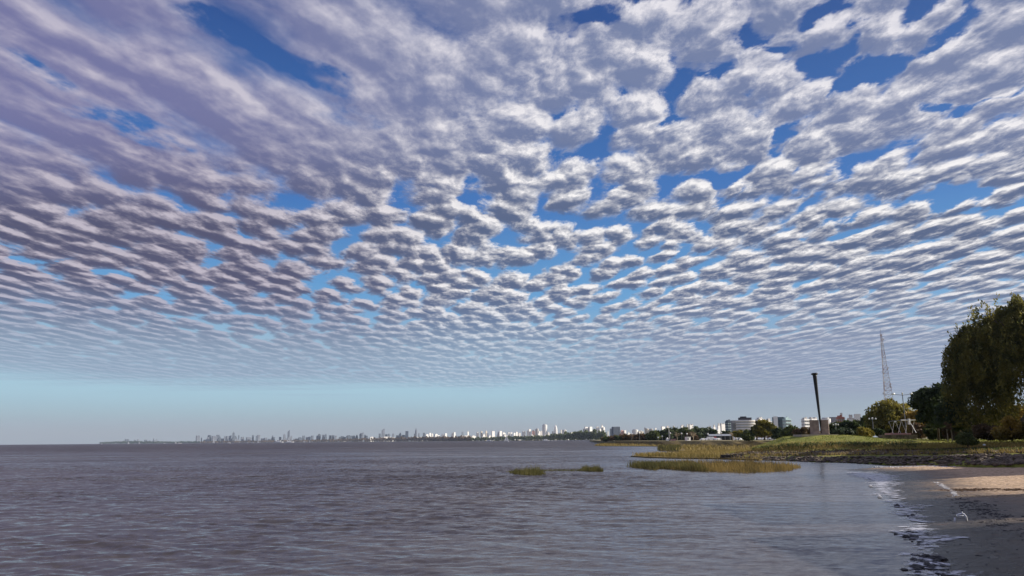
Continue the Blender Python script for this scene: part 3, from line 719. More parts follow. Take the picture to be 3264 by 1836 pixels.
for a, hw, t_, Y, mm, lab in ((2085, 30, 1374, 600, 'lf_mid', 'green domed tree at the left end of the dark park trees'), (2110, 26, 1366, 640, 'lf_dark', 'dark green tree behind the green domed one'), (2145, 34, 1357, 640, 'lf_dark', 'tall dark tree behind the tall lamp mast'),
        (2185, 32, 1361, 600, 'lf_mid', 'brown green tree behind the white kiosk'), (2222, 32, 1357, 640, 'lf_dark', 'tall dark tree right of the kiosk'), (2246, 28, 1353, 680, 'lf_dark', 'highest dark tree of the park row'), (2275, 18, 1358, 640, 'lf_dark', 'dark rounded tree behind the shed roof'), (2320, 24, 1372, 600, 'lf_dark', 'dark low tree beneath the dark glass tower'),
        (2205, 20, 1378, 560, 'lf_brown', 'brown low tree between kiosk and shed'), (2130, 18, 1384, 570, 'lf_dark', 'low dark tree at the foot of the lamp mast')):
    T('park_tree', lab, 'tree', a, Y, hw, t_, 1402, M[mm], 1500, 1.0, .4, nclump=20, lo=.08)
for a, hw, t_, mm, lab in ((2058, 18, 1385, 'lf_brown', 'brown tree nearest the green domed tree'), (2036, 17, 1379, 'lf_brown', 'brown tree below the two silo like blocks'), (2012, 17, 1384, 'lf_brown', 'brown tree below the white apartment cluster'), (1990, 16, 1381, 'lf_brown', 'russet tree right of the blue grey office slab'),
        (1968, 15, 1389, 'lf_mid', 'low green tree in front of the blue grey office slab'), (1950, 14, 1392, 'lf_brown', 'low brown tree left of the blue grey slab'), (1930, 13, 1393, 'lf_mid', 'low tree at the left end of the shore trees')):
    T('shore_tree', lab, 'tree', a, 640, hw, t_, 1404, M[mm], 900, 1.0, .3, nclump=14, lo=.02)
for a, Y, hw, t_, mm, lab in ((3090, 175, 60, 1290, 'lf_dark', 'dark tree seen through the gap between the willows and the very dark tree'), (3180, 165, 60, 1300, 'lf_mid', 'green tree behind the trunks of the willows'), (3255, 160, 55, 1285, 'lf_gold', 'golden green tree behind the huge willow at the picture edge'), (3330, 160, 60, 1270, 'lf_dark', 'dark tree behind the huge willow'), (3020, 180, 40, 1300, 'lf_brown', 'brownish tree behind the very dark tree')):
    T('broadleaf_tree', lab, 'tree', a, Y, hw, t_, 1394, M[mm], 5200, .42, .3, nclump=36, lo=.0)
# far woods: one mass each
def woods(name, label, tab, n, leaf, m):
    cent = []
    for _ in range(n):
        k = rnd.random() * (len(tab) - 1); j = int(k); f = k - j
        a, c = tab[j], tab[j + 1]; px = a[0] + (c[0] - a[0]) * f; Y = a[1] + (c[1] - a[1]) * f; h = (a[2] + (c[2] - a[2]) * f) * (1 + .6 * fbm(px, 0, .11, 2))
        p = A(px, 1400, Y * rnd.uniform(1.0, 1.03)); cent.append((p.x, p.y, PZ + max(.5, h * math.sqrt(rnd.random()))))
    V, Fq = leaf_quads(np.array(cent), leaf); return kind(np_mesh(name, V, Fq, m), 'stuff', label)
woods('far_woods', 'brown and green belt of trees along the far shore', [(1500, 4530, 14), (1600, 4220, 17), (1740, 3730, 20), (1800, 3350, 26), (1850, 3080, 30), (1895, 2950, 26), (1930, 2600, 22)], 5200, 7.0, M['lf_mid'])
woods('distant_woods', 'low hazy belt of trees below the city centre', [(640, 9350, 14), (1000, 8340, 20), (1200, 7330, 26), (1320, 6330, 26), (1400, 5450, 22), (1500, 4540, 16)], 5200, 12.0, M['lf_brown'])
woods('headland_woods', 'thin hazy belt of trees on the far headland', [(320, 10500, 16), (420, 10500, 26), (560, 10400, 14), (640, 9700, 14)], 1400, 14.0, M['lf_dark'])
woods('coastal_scrub', 'brown scrub along the near coastal strip', [(1918, 700, 2), (1960, 660, 4), (2060, 650, 5), (2120, 640, 3), (2300, 640, 4), (2480, 600, 5), (2620, 560, 5)], 2600, 1.3, M['lf_brown'])
def brush(name, label, k0, f0, f1, n, leaf, m, px0, px1, h):
    cent = []
    while len(cent) < n:
        px = rnd.uniform(px0, px1); j = int(np.searchsorted(xs, px))
        if fbm(px * .02, k0, 3.0, 2) < rnd.uniform(-.5, .05): continue
        p = PROM[k0][j].lerp(PROM[k0 + 1][j], rnd.uniform(f0, f1)); cent.append((p.x + rnd.gauss(0, .3), p.y, p.z + h * rnd.random()))
    V, Fq = leaf_quads(np.array(cent), leaf); return kind(np_mesh(name, V, Fq, m), 'stuff', label)
brush('bank_brush', 'dark ragged brush along the top of the upper terrace', 5, .35, .95, 5000, .17, M['lf_mid'], 2395, 2930, .5)
brush('edge_brush', 'dark ragged brush along the lawn edge above the rubble', 3, .35, 1.0, 3500, .14, M['lf_mid'], 2930, 3400, .35)
brush('ledge_brush', 'low brown brush hanging over the rubble', 4, .0, .25, 3500, .14, M['lf_brown'], 2340, 3400, .35)
# trees behind the camera's right edge: they cast the bands of shade on sand, rubble and mound
def shade(x, y, h, r, lab):
    root = thing('broadleaf_tree', (x, y, 1.4), lab, 'tree'); tb = MB(); tb.tube([(0, 0, -.5), (.2, 0, h * .4), (0, .2, h * .8)], [.45, .3, .1], 8); tb.build('trunk', M['bark'], root)
    cent = []
    for k in range(40):
        a = rnd.uniform(0, 6.28); q = math.sqrt(rnd.random()) * .8; c = np.array([math.cos(a) * q * r, math.sin(a) * q * r, h * rnd.uniform(.15, .92) ]); n = 150
        d = nr.normal(size=(n, 3)); d /= np.linalg.norm(d, axis=1)[:, None]; cent.append(c + d * r * .34 * nr.uniform(.3, 1, n)[:, None])
    V, Fq = leaf_quads(np.concatenate(cent), .5); np_mesh('crown', V, Fq, M['lf_dark'], root)

shade(80, 104, 15, 7, 'dense tree beyond the right picture edge, its shade on the rubble'); shade(93, 108, 16, 8, 'second dense tree beyond the right picture edge')
shade(70, 99.5, 9, 4.0, 'small dense tree beyond the right picture edge at the top of the beach')
# ------------------------------------------------------------------ city
def block(px0, px1, top, Y, m, label, style='flat', ang=None, floors=True, cat='apartment block', name='apartment_block', mid=False, base_py=None, depth=None, bandm=None, group=None):
    """a building whose outline spans px0..px1 and rises to top at Y metres"""
    W_ = (px1 - px0) * Y / 2500.0 * 1.0
    ang = R_(32) if ang is None else R_(ang)
    ca, sn = math.cos(ang), abs(math.sin(ang))
    rat = .55 if depth is None else depth
    w_ = W_ / (ca + rat * sn); d_ = rat * w_
    c = A((px0 + px1) / 2, top, Y); cx, cy = c.x, c.y + d_ / 2; zt = c.z; z0 = PZ - .5
    azc = math.atan2(cx, cy); rz = -azc + ang          # square to the line of sight, then turned so the sunny face shows
    H = zt - z0
    root = thing(name, (cx, cy, z0), label, cat, group)
    mb = MB(); rf = MB()
    fl = 3.3
    def L(x, y): return (x * math.cos(rz) - y * math.sin(rz), x * math.sin(rz) + y * math.cos(rz))
    def bx(b, x, y, za, zb, sx_, sy_, tp=1.0):
        q = L(x, y); b.box(q[0], q[1], za, zb, sx_, sy_, rz, tp)
    if style in ('flat', 'pent', 'twin', 'mast'):
        Hm = H * {'flat': .985, 'pent': .90, 'twin': .93, 'mast': .86}[style]
        bx(mb, 0, 0, 0, Hm, w_, d_)
        bx(rf, 0, 0, Hm, Hm + H * .012, w_ * 1.01, d_ * 1.01)
        if style == 'flat': bx(rf, w_ * .1, 0, Hm, H, w_ * .3, d_ * .4)
        if style == 'pent': bx(rf, -w_ * .08, 0, Hm, H * .97, w_ * .55, d_ * .6); bx(rf, w_ * .1, 0, H * .96, H, w_ * .2, d_ * .3)
        if style == 'twin': bx(rf, -w_ * .36, 0, Hm, H, w_ * .24, d_ * .8); bx(rf, w_ * .36, 0, Hm, H, w_ * .24, d_ * .8)
        if style == 'mast': bx(rf, 0, 0, Hm, H * .92, w_ * .45, d_ * .5); bx(rf, 0, 0, H * .92, H, w_ * .10, w_ * .10)
    elif style == 'step':
        bx(mb, 0, 0, 0, H * .62, w_, d_); bx(mb, w_ * .08, 0, H * .62, H * .85, w_ * .66, d_ * .8); bx(rf, w_ * .12, 0, H * .85, H, w_ * .36, d_ * .5)
    elif style == 'round':
        mb.tube([(0, 0, 0), (0, 0, H * .95)], w_ * .62, 14); rf.tube([(0, 0, H * .95), (0, 0, H)], w_ * .42, 12)
    elif style == 'spindle':
        mb.tube([(0, 0, 0), (0, 0, H * .2), (0, 0, H * .7), (0, 0, H * .88), (0, 0, H)], [w_ * .55, w_ * .62, w_ * .6, w_ * .42, w_ * .08], 12); rf.tube([(0, 0, H * .99), (0, 0, H * 1.03)], w_ * .05, 6)
    elif style == 'slope':
        bx(mb, 0, 0, 0, H * .86, w_, d_); n = len(mb.v)
        bx(rf, 0, 0, H * .86, H, w_, d_)
        for k in range(4, 8):
            x, y, z = rf.v[k]
            if k in (4, 7): rf.v[k] = (x, y, H * .87)
    elif style == 'low':
        bx(mb, 0, 0, 0, H * .8, w_, d_); bx(rf, 0, 0, H * .8, H * .86, w_ * 1.02, d_ * 1.04); bx(rf, 0, 0, H * .86, H, w_ * .5, d_ * .5)
    if floors and style not in ('round', 'spindle', 'low'):
        n_ = int(min(H, 120) / fl / (1 if mid else 2)); st = H * .84 / max(1, n_)
        top_ = H * .6 if style == 'step' else H * .85
        k = 0
        while (k + 1) * st < top_:
            if not mid: bx(mb, 0, 0, k * st + st * .78, k * st + st, w_ * 1.03, d_ * 1.04)
            k += 1
    mb.build('walls', m, root)
    if rf.v: rf.build('roof', M['offwhite'] if m in (M['white'], M['cream'], M['offwhite']) else m, root)
    if mid:
        # window openings of the two faces that show: recessed bands broken into windows, each a part
        nfl = max(2, int(H * .9 / 3.4)); nfl = min(nfl, 9); st = H * .86 / nfl
        per = 5 if w_ > 16 else 3; cnt = 0
        wm_ = bandm or M['pglass']
        for k in range(nfl):
            for j in range(per):
                if cnt >= 60: break
                u = (j + .5) / per - .5; wb = MB(); bx(wb, u * w_, -d_ / 2 - .02, k * st + st * .30, k * st + st * .80, w_ / per * .62, .35)
                wb.build('window', wm_, root); cnt += 1
            bb = MB(); bx(bb, 0, -d_ / 2 - .5, k * st + st * .86, k * st + st * .98, w_ * .96, 1.3)
            bb.build('balcony', m, root)
            for j in range(2):
                u = (j + .5) / 2 - .5; wb = MB(); bx(wb, -w_ / 2 - .02, u * d_, k * st + st * .30, k * st + st * .80, .3, d_ / 2 * .5); wb.build('window', wm_, root)
    return root

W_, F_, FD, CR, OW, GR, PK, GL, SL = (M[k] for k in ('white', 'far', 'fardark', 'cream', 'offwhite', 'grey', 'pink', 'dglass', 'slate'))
FARC = 'towers of the distant city centre'; MIDC = 'white towers along the middle shore'
D = 'tower'
city = [
 # far headland
 (375, 398, 1405.5, 10800, F_, 'low', 'long low hazy building at the left tip of the far headland', 'building'),
 (397, 409, 1399.5, 10900, FD, 'flat', 'squat grey block, widest on the far headland', 'building'),
 (427, 432, 1401.5, 10900, F_, 'flat', 'tiny grey block right of the widest headland block', 'building'),
 (437, 443, 1399.2, 10900, F_, 'pent', 'pale narrow block in the middle of the headland', 'building'),
 (459, 468, 1401.8, 10700, FD, 'flat', 'dark cube like block on the headland', 'building'),
 (470, 484, 1404.5, 10900, F_, 'low', 'low hazy shed right of the dark headland cube', 'building'),
 (488, 491.5, 1396.5, 10900, F_, 'mast', 'thin left one of the two chimney like towers on the headland', D),
 (497, 500.5, 1398, 10900, F_, 'mast', 'thin right one of the two chimney like towers on the headland', D),
 (486, 503, 1404, 10950, F_, 'low', 'low block joining the two chimney like headland towers', 'building'),
 (506, 545, 1406.5, 10800, F_, 'low', 'long flat building at the right end of the headland', 'building'),
 # city centre, left to right
 (624, 636, 1388, 9800, F_, 'twin', 'pale notched tower standing alone at the left end of the centre', D),
 (640.5, 644, 1392.5, 9800, F_, 'mast', 'needle thin tower right of the notched tower', D),
 (648, 661, 1401, 9700, F_, 'low', 'low hazy block between needle tower and stepped tower', 'building'),
 (656, 668, 1393, 9700, F_, 'step', 'stepped grey tower left of the domed pair', D),
 (662, 673, 1387, 9800, FD, 'round', 'rounded grey tower behind the stepped one', D),
 (675, 690, 1389.5, 9700, F_, 'flat', 'broad pale slab left of the darkest tower', D),
 (689, 699, 1386, 9800, FD, 'flat', 'darkest broad tower of the left cluster', D),
 (694, 704, 1391, 9600, FD, 'step', 'dark stepped block leaning on the darkest tower', D),
 (704, 713, 1397.5, 9700, F_, 'flat', 'short pale block right of the dark cluster', 'building'),
 (714.5, 718, 1387.5, 9800, F_, 'mast', 'slim spired tower left of the pale curved tower', D),
 (719, 727, 1390, 9700, F_, 'round', 'pale curved tower beside the slim spire', D),
 (729, 737, 1387.5, 9900, F_, 'slope', 'pale tower with slanting roof left of the tallest spire', D),
 (735, 755, 1389, 9700, FD, 'step', 'wide dark base tower below the tallest spire', D),
 (741.5, 748, 1375, 9900, FD, 'mast', 'tallest slender tower of the left cluster, with spire', D),
 (745, 762, 1399, 9500, F_, 'low', 'low pale block in front of the wide dark tower', 'building'),
 (759.5, 763, 1387, 9800, FD, 'flat', 'thin dark tower just right of the wide dark tower', D),
 (767, 777, 1392.5, 9700, F_, 'twin', 'pale double block right of the thin dark tower', D),
 (783, 800, 1392.5, 9700, F_, 'pent', 'broad pale block between double block and dark capped tower', 'building'),
 (803.5, 809, 1386, 9800, FD, 'pent', 'dark capped narrow tower in the middle of the centre', D),
 (815.5, 821, 1389, 9700, FD, 'flat', 'dark left half of the twin towers', D),
 (820, 829, 1386, 9800, F_, 'flat', 'taller right half of the twin towers', D),
 (831, 842, 1396.5, 9600, F_, 'pent', 'low wide block right of the twin towers', 'building'),
 (842, 851, 1395, 9600, F_, 'flat', 'small block touching the low wide one', 'building'),
 (853, 864, 1398.5, 9600, FD, 'flat', 'low dark block left of the stepped dark tower', 'building'),
 (865, 871.5, 1387.5, 9700, FD, 'step', 'stepped dark tower above the white ferry', D),
 (870, 876, 1393, 9700, FD, 'flat', 'short dark tower attached right of the stepped one', D),
 (889.5, 896, 1392.5, 9700, FD, 'round', 'small domed tower above the ferry bridge', D),
 (903.5, 910, 1383, 9700, F_, 'pent', 'grey tower left of the tallest tower in the centre', D),
 (902, 914, 1396, 9500, F_, 'low', 'low block below the grey tower beside the tallest', 'building'),
 (917, 923.5, 1371, 9800, FD, 'slope', 'tallest tower of the city centre with slanted top', D),
 (914, 926, 1390, 9600, F_, 'step', 'pale stepped foot of the tallest tower', 'building'),
 (926.5, 931, 1389, 9700, F_, 'flat', 'small tower right of the tallest tower', D),
 (935, 950, 1397.5, 9400, F_, 'low', 'low broad block right of the tallest tower', 'building'),
 (949, 962, 1393.5, 9400, FD, 'pent', 'dark broad block before the grey pair', 'building'),
 (963.5, 971.5, 1388.5, 9500, FD, 'twin', 'grey notched tower right of the dark broad block', D),
 (974, 982, 1392.5, 9300, F_, 'flat', 'pale left one of a pair of short towers', D),
 (982, 989.5, 1391, 9300, F_, 'pent', 'pale right one of a pair of short towers', D),
 (991, 999, 1388.5, 9300, FD, 'flat', 'grey tower at the gap before the mauve cluster', D),
 (1008, 1015, 1388.5, 9000, F_, 'flat', 'leftmost mauve grey tower of the second cluster', D),
 (1013, 1022, 1382.5, 9000, FD, 'pent', 'tall mauve grey tower, second in its cluster', D),
 (1026, 1034, 1385.5, 9000, F_, 'flat', 'mauve tower left of the pale capped one', D),
 (1033.5, 1042, 1382.5, 9000, FD, 'step', 'tall stepped mauve tower at the right of its cluster', D),
 (1048.5, 1056.5, 1387.5, 8900, FD, 'flat', 'dark left tower of the trio', D),
 (1058, 1066, 1387, 8900, FD, 'flat', 'dark middle tower of the trio', D),
 (1068, 1074, 1387.5, 8900, F_, 'pent', 'lighter right tower of the trio', D),
 (1080, 1102, 1390.5, 8700, FD, 'low', 'long low dome roofed hall right of the trio', 'hall'),
 (1080, 1100, 1400.3, 7600, W_, 'low', 'small white pavilion on the shore right of the trio', 'pavilion'),
 (1103.5, 1120, 1387, 8700, FD, 'pent', 'broad grey block right of the dome roofed hall', 'building'),
 (1121, 1131, 1388.5, 8600, FD, 'flat', 'grey tower left of the pair of curved towers', D),
 (1131, 1141.5, 1386, 8600, FD, 'step', 'stepped grey tower beside the curved towers', D),
 (1145.5, 1151.5, 1379.5, 8600, F_, 'slope', 'left sail shaped tower of the curved pair', D),
 (1152, 1158.5, 1378, 8600, F_, 'slope', 'right sail shaped tower of the curved pair', D),
 (1160.5, 1166, 1385.5, 8500, FD, 'flat', 'small dark tower right of the sail shaped pair', D),
 (1166, 1172, 1388.5, 8500, FD, 'flat', 'lowest dark tower right of the sail shaped pair', D),
 (1176, 1193, 1392, 7600, W_, 'low', 'bright white hall standing alone left of the long white hall', 'hall'),
 (1207, 1213.5, 1382, 8200, FD, 'flat', 'dark shoulder tower left of the tall curved tower', D),
 (1216.5, 1226, 1366.5, 8300, F_, 'slope', 'tall grey curved tower rising over the long white hall', D),
 (1227.5, 1234, 1383.5, 8200, FD, 'flat', 'dark short tower right of the tall curved tower', D),
 (1235.5, 1243, 1382, 8200, FD, 'pent', 'dark domed short tower over the long white hall', D),
 (1205, 1257, 1392, 7300, W_, 'low', 'very long white hall with flat roof on the shore', 'hall'),
 (1250, 1256, 1379.5, 8000, F_, 'mast', 'pale tower with dark cap at the right end of the long hall', D),
 (1262, 1270, 1387.5, 7600, FD, 'flat', 'small dark block left of the black cluster', 'building'),
 (1268.5, 1280, 1379.5, 7600, GL, 'step', 'black stepped tower left of the white capped tower', D),
 (1281, 1292, 1386, 7600, GL, 'round', 'black domed block beside the white capped tower', 'building'),
 (1292, 1301.5, 1374, 7500, GL, 'flat', 'tall black glass tower with a white cap', D),
 (1319.5, 1324, 1382, 7600, FD, 'flat', 'thin grey tower left of the ghostly spindle', D),
 (1323, 1330, 1365.5, 8600, F_, 'spindle', 'faint hazy spindle tower far behind the white blocks', D),
 (1333, 1338, 1381, 7400, F_, 'flat', 'thin hazy tower right of the ghostly spindle', D),
 (1320, 1337, 1392.5, 6600, W_, 'low', 'low white building below the ghostly spindle', 'building'),
 (1340, 1347, 1392, 6500, W_, 'flat', 'small white cube right of the low white building', 'building'),
 (1348, 1355, 1379.5, 7200, FD, 'flat', 'dark tower at the start of the white blocks', D),
 (1356, 1365.5, 1384, 6200, W_, 'flat', 'first broad white block of the white skyline', 'apartment block'),
 (1367, 1374, 1380, 6100, W_, 'flat', 'white tower right of the first broad white block', D),
 (1374, 1380.5, 1382, 6100, OW, 'flat', 'pale tower touching the white one before it', D),
 (1384.5, 1395, 1382, 6000, W_, 'pent', 'white block with roof hut, third in the white skyline', 'apartment block'),
 (1391.5, 1401.5, 1387, 5900, W_, 'flat', 'lower white block in front of the roof hut block', 'apartment block'),
 (1406.5, 1416.5, 1383.5, 5900, W_, 'pent', 'white block left of the slightly taller one', 'apartment block'),
 (1417, 1425, 1381, 5900, W_, 'flat', 'slightly taller white block, right of its neighbour', 'apartment block'),
 (1437, 1443.5, 1385.5, 5600, W_, 'flat', 'small white block left of the dark sided tower', 'apartment block'),
 (1440, 1446, 1379.5, 5700, GR, 'flat', 'grey slab behind the dark sided tower', D),
 (1445, 1452, 1378, 5600, W_, 'flat', 'white tower with one dark side before the long white terrace', D),
 (1459, 1500, 1388, 5200, W_, 'low', 'long low white terrace below the slender white tower', 'terrace'),
 (1489, 1494.5, 1371.5, 5200, W_, 'mast', 'slender white tower with mast over the long terrace', D),
 (1471.5, 1473.5, 1374, 5900, GR, 'mast', 'thin dark pylon left of the slender white tower', 'pylon'),
 (1475, 1477, 1373, 5900, GR, 'mast', 'thin dark pylon nearer the slender white tower', 'pylon'),
 (1500, 1517, 1388, 4900, W_, 'low', 'low white row between terrace and stepped block', 'terrace'),
 (1518, 1527, 1376.5, 4800, W_, 'pent', 'white block with rounded top, first right of the pylons', 'apartment block'),
 (1531.5, 1538, 1374.5, 4800, CR, 'flat', 'cream tower left of the needle topped tower', D),
 (1535.5, 1547, 1382, 4600, W_, 'step', 'wide low white block at the foot of the cream tower', 'apartment block'),
 (1547, 1553, 1371.5, 4800, CR, 'pent', 'cream needle topped tower', D),
 (1551, 1557, 1380, 4700, W_, 'flat', 'small white block right of the needle topped tower', 'apartment block'),
 (1557, 1566, 1386.5, 4500, W_, 'low', 'low white houses right of the needle topped tower', 'houses'),
 (1566, 1577, 1374, 4700, W_, 'flat', 'broad white block with a dark left side, fourth of its row', 'apartment block'),
 (1583, 1592, 1376, 4600, OW, 'step', 'greyish stepped block left of the white cube', 'apartment block'),
 (1590.5, 1600, 1373.5, 4600, W_, 'flat', 'white cube topped tower beside the greyish stepped block', D),
 (1600, 1611, 1377, 4500, W_, 'pent', 'white block over the left of the little sailboat', 'apartment block'),
 (1605, 1617, 1384, 4300, W_, 'low', 'low white block in front, left of the little sailboat', 'building'),
 (1617.5, 1627, 1377.5, 4500, W_, 'twin', 'white notched block over the little sailboat', 'apartment block'),
 (1628, 1633, 1378, 4500, W_, 'flat', 'narrow white block right of the notched one', 'apartment block'),
 (1636, 1643, 1379.5, 4400, W_, 'flat', 'plain white block left of the flat capped tower', 'apartment block'),
 (1643, 1650, 1375, 4500, W_, 'pent', 'white tower with overhanging flat cap', D),
 (1650, 1660, 1380, 4300, OW, 'flat', 'off white stepped houses right of the flat capped tower', 'apartment block'),
 (1664, 1675.5, 1374.5, 4200, W_, 'flat', 'bright broad white block standing clear of its neighbours', 'apartment block'),
 (1680, 1685, 1372, 4500, GR, 'flat', 'narrow grey tower hiding behind the bright tall block', D),
 (1684.5, 1692.5, 1367.5, 4200, W_, 'flat', 'bright tall white block left of the pinkish one', D),
 (1691, 1701, 1384.5, 3950, W_, 'low', 'low white block at the foot of the bright tall one', 'building'),
 (1695, 1705, 1371, 4400, PK, 'pent', 'dull pinkish block between two white towers', 'apartment block'),
 (1708.5, 1716, 1365.5, 4200, OW, 'round', 'pale round topped tower left of the tallest white tower', D),
 (1705.5, 1711, 1367.5, 4400, GR, 'flat', 'grey slab half hidden behind the round topped tower', D),
 (1710.5, 1721.5, 1379, 4000, W_, 'step', 'stepped white houses below the round topped tower', 'apartment block'),
 (1717, 1723, 1374.5, 4200, W_, 'flat', 'small white tower just left of the tallest white tower', D),
 (1722.5, 1729, 1373, 4300, OW, 'flat', 'pale tower touching the tallest white tower', D),
 (1730, 1742.5, 1352.5, 4100, W_, 'round', 'tallest cylindrical white tower of the skyline', D),
 (1733, 1744, 1386, 3850, W_, 'flat', 'small white block in front of the tallest white tower', 'building'),
 (1744.5, 1752, 1376.5, 4200, OW, 'pent', 'grey white block right of the tallest white tower', 'apartment block'),
 (1757, 1766, 1374.5, 4100, OW, 'step', 'beige stepped block left of the bullet shaped tower', 'apartment block'),
 (1766.5, 1775, 1354, 4100, W_, 'spindle', 'bullet shaped white tower with pointed top', D),
 (1765, 1773, 1384, 3850, W_, 'low', 'small white hut block at the foot of the bullet shaped tower', 'building'),
 (1777.5, 1786, 1380, 4000, W_, 'flat', 'low white block right of the bullet shaped tower', 'building'),
 (1786.5, 1791, 1370, 4200, OW, 'flat', 'thin pale tower left of the broad round shouldered block', D),
 (1792.5, 1804.5, 1369.5, 4000, W_, 'round', 'broad round shouldered white block', 'apartment block'),
 (1809, 1815, 1381.5, 4000, W_, 'low', 'tiny white house before the wide flat block', 'house'),
 (1816, 1838, 1377, 3800, W_, 'flat', 'wide flat white block above the woods', 'apartment block'),
 (1843, 1850.5, 1373, 3800, OW, 'pent', 'greyish single tower right of the wide flat block', D),
 (1858.5, 1863, 1366, 3900, GR, 'flat', 'dark shoulder slab left of the blue white twins', D),
 (1862.5, 1874.5, 1360.5, 3700, W_, 'flat', 'left one of the tall blue white twin towers', D),
 (1872, 1878, 1361.5, 3900, SL, 'flat', 'dark slab between the twin towers', D),
 (1877, 1888, 1360, 3700, W_, 'flat', 'right one of the tall blue white twin towers', D),
 (1886, 1890.5, 1381, 3700, W_, 'low', 'tiny white block at the right foot of the twins', 'building'),
 (1899.5, 1910, 1360, 3500, W_, 'flat', 'white left tower of the linked pair', D),
 (1909, 1920, 1366.5, 3600, W_, 'flat', 'white link block between the linked towers', 'apartment block'),
 (1915.5, 1923, 1351, 3500, W_, 'mast', 'tall right tower of the linked pair with roof mast', D),
 (1922, 1928, 1361, 3500, W_, 'flat', 'white shoulder tower on the right of the linked pair', D),
 (1928.5, 1934, 1379, 3300, W_, 'low', 'small white house right of the linked pair', 'house'),
 (1936, 1939.5, 1374, 3400, OW, 'flat', 'thin pale block left of the blue grey slab', 'building'),
 (1944, 1951, 1366, 2700, SL, 'flat', 'narrow slate block left of the blue grey slab', 'office block'),
 (1950, 1977, 1360, 2500, SL, 'flat', 'broad blue grey office slab with white roof line', 'office block'),
 (1978, 1988.5, 1370, 2300, PK, 'pent', 'pinkish white block right of the blue grey slab', 'apartment block'),
 (1988.5, 1996, 1371.5, 2300, W_, 'flat', 'white block touching the pinkish one', 'apartment block'),
 (1999, 2009, 1377.5, 2200, W_, 'low', 'low white houses left of the arched block', 'houses'),
 (2017, 2032, 1368.5, 2000, W_, 'round', 'white rounded block above the brown trees', 'apartment block'),
 (2033, 2052, 1372.5, 2000, CR, 'pent', 'cream low block left of the silo like pair', 'apartment block'),
 (2056, 2067.5, 1365.5, 1900, CR, 'round', 'left one of the two silo like cream blocks', 'apartment block'),
 (2054, 2057.5, 1362, 2000, GR, 'flat', 'thin dark block behind the left silo like block', 'building'),
 (2071, 2080.5, 1366, 1900, OW, 'round', 'right one of the two silo like cream blocks', 'apartment block'),
 (2087.5, 2092.5, 1364, 1900, W_, 'flat', 'slim white block left of the dark park trees', D),
 (2107, 2120, 1359.5, 1700, W_, 'flat', 'white roofed block peeping over the green domed tree', 'apartment block'),
 (2120, 2136, 1357.5, 1750, W_, 'low', 'long white roof seen over the dark park trees', 'building'),
 (2143, 2152, 1357, 1700, OW, 'low', 'small pale roof right of the lamp mast', 'building'),
 (2169, 2183, 1353, 1500, W_, 'pent', 'white block with dark corner above the middle park trees', 'apartment block'),
 (2185, 2196, 1352.5, 1500, OW, 'step', 'sawtooth roofed white block', 'apartment block'),
 (2195, 2210, 1351.5, 1450, W_, 'twin', 'white notched block right of the sawtooth block', 'apartment block'),
 (2256, 2266, 1356.5, 1400, W_, 'slope', 'white gabled house above the highest park tree', 'house'),
 (2269, 2282, 1354, 1400, W_, 'step', 'small stepped white block left of the stacked terraces', 'apartment block'),
 (2283, 2297, 1349.5, 1300, W_, 'step', 'stacked white terraces, left one', 'apartment block'),
 (2296, 2311, 1349, 1250, W_, 'twin', 'stacked white terraces, right one beside the dark glass tower', 'apartment block'),
]
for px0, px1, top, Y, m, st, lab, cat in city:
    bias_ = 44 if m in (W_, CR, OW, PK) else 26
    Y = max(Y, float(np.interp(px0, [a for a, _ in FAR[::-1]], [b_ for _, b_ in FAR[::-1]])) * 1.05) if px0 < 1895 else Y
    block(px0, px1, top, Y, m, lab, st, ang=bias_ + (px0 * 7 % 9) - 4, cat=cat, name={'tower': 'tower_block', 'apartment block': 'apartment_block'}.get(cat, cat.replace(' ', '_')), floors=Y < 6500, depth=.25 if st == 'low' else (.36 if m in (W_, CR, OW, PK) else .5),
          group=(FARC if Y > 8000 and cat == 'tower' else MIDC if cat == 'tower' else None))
block(2312, 2336, 1337, 1150, GL, 'dark glass tower left of the curved white block', 'pent', 46, mid=True, cat='office tower', name='office_tower', bandm=M['aqua'])
block(2331, 2351, 1340, 1120, GR, 'grey block between the dark glass tower and the curved white block', 'flat', 25, mid=True)
# the big curved white block
def curved(px0, px1, top, Y, label):
    W2 = (px1 - px0) * Y / 2500; c = A((px0 + px1) / 2, top, Y); z0 = PZ - .5; H = c.z - z0
    root = thing('curved_apartment_block', (c.x, c.y + W2 * .3, z0), label, 'apartment block')
    R2 = W2 / 2; fl = 7; st = H * .80 / fl
    def arc(b, r, za, zb):
        n = 20; base = len(b.v)
        for z in (za, zb):
            for k in range(n + 1):
                a = math.pi + math.pi * k / n; b.v.append((math.cos(a) * r, math.sin(a) * r * .62, z))
        for k in range(n): b.f.append((base + k, base + k + 1, base + n + 2 + k, base + n + 1 + k))
        b.f.append(tuple(base + n + 1 + k for k in range(n + 1))); b.f.append((base + n, base, base + n + 1, base + 2 * n + 1)); b.f.append(tuple(base + k for k in range(n + 1))[::-1])
    b_ = MB(); arc(b_, R2 * .95, 0, H * .84); b_.build('walls', M['white'], root)
    for k in range(fl):
        q = MB(); arc(q, R2 * 1.0, k * st + st * .62, k * st + st * .98); q.build('balcony', M['cream'], root)
        q = MB(); arc(q, R2 * .958, k * st + st * .32, k * st + st * .58); q.build('window_band', M['pglass'], root)
    q = MB(); q.box(-R2 * .1, -R2 * .1, H * .84, H * .95, R2 * 1.1, R2 * .6); q.build('penthouse', M['roofd'], root)
    q = MB(); q.box(-R2 * .25, -R2 * .1, H * .95, H, R2 * .5, R2 * .4); q.build('roof_hut', M['roofd'], root)
curved(2348, 2416, 1327, 1100, 'large curved white apartment block with balconies and dark penthouse')
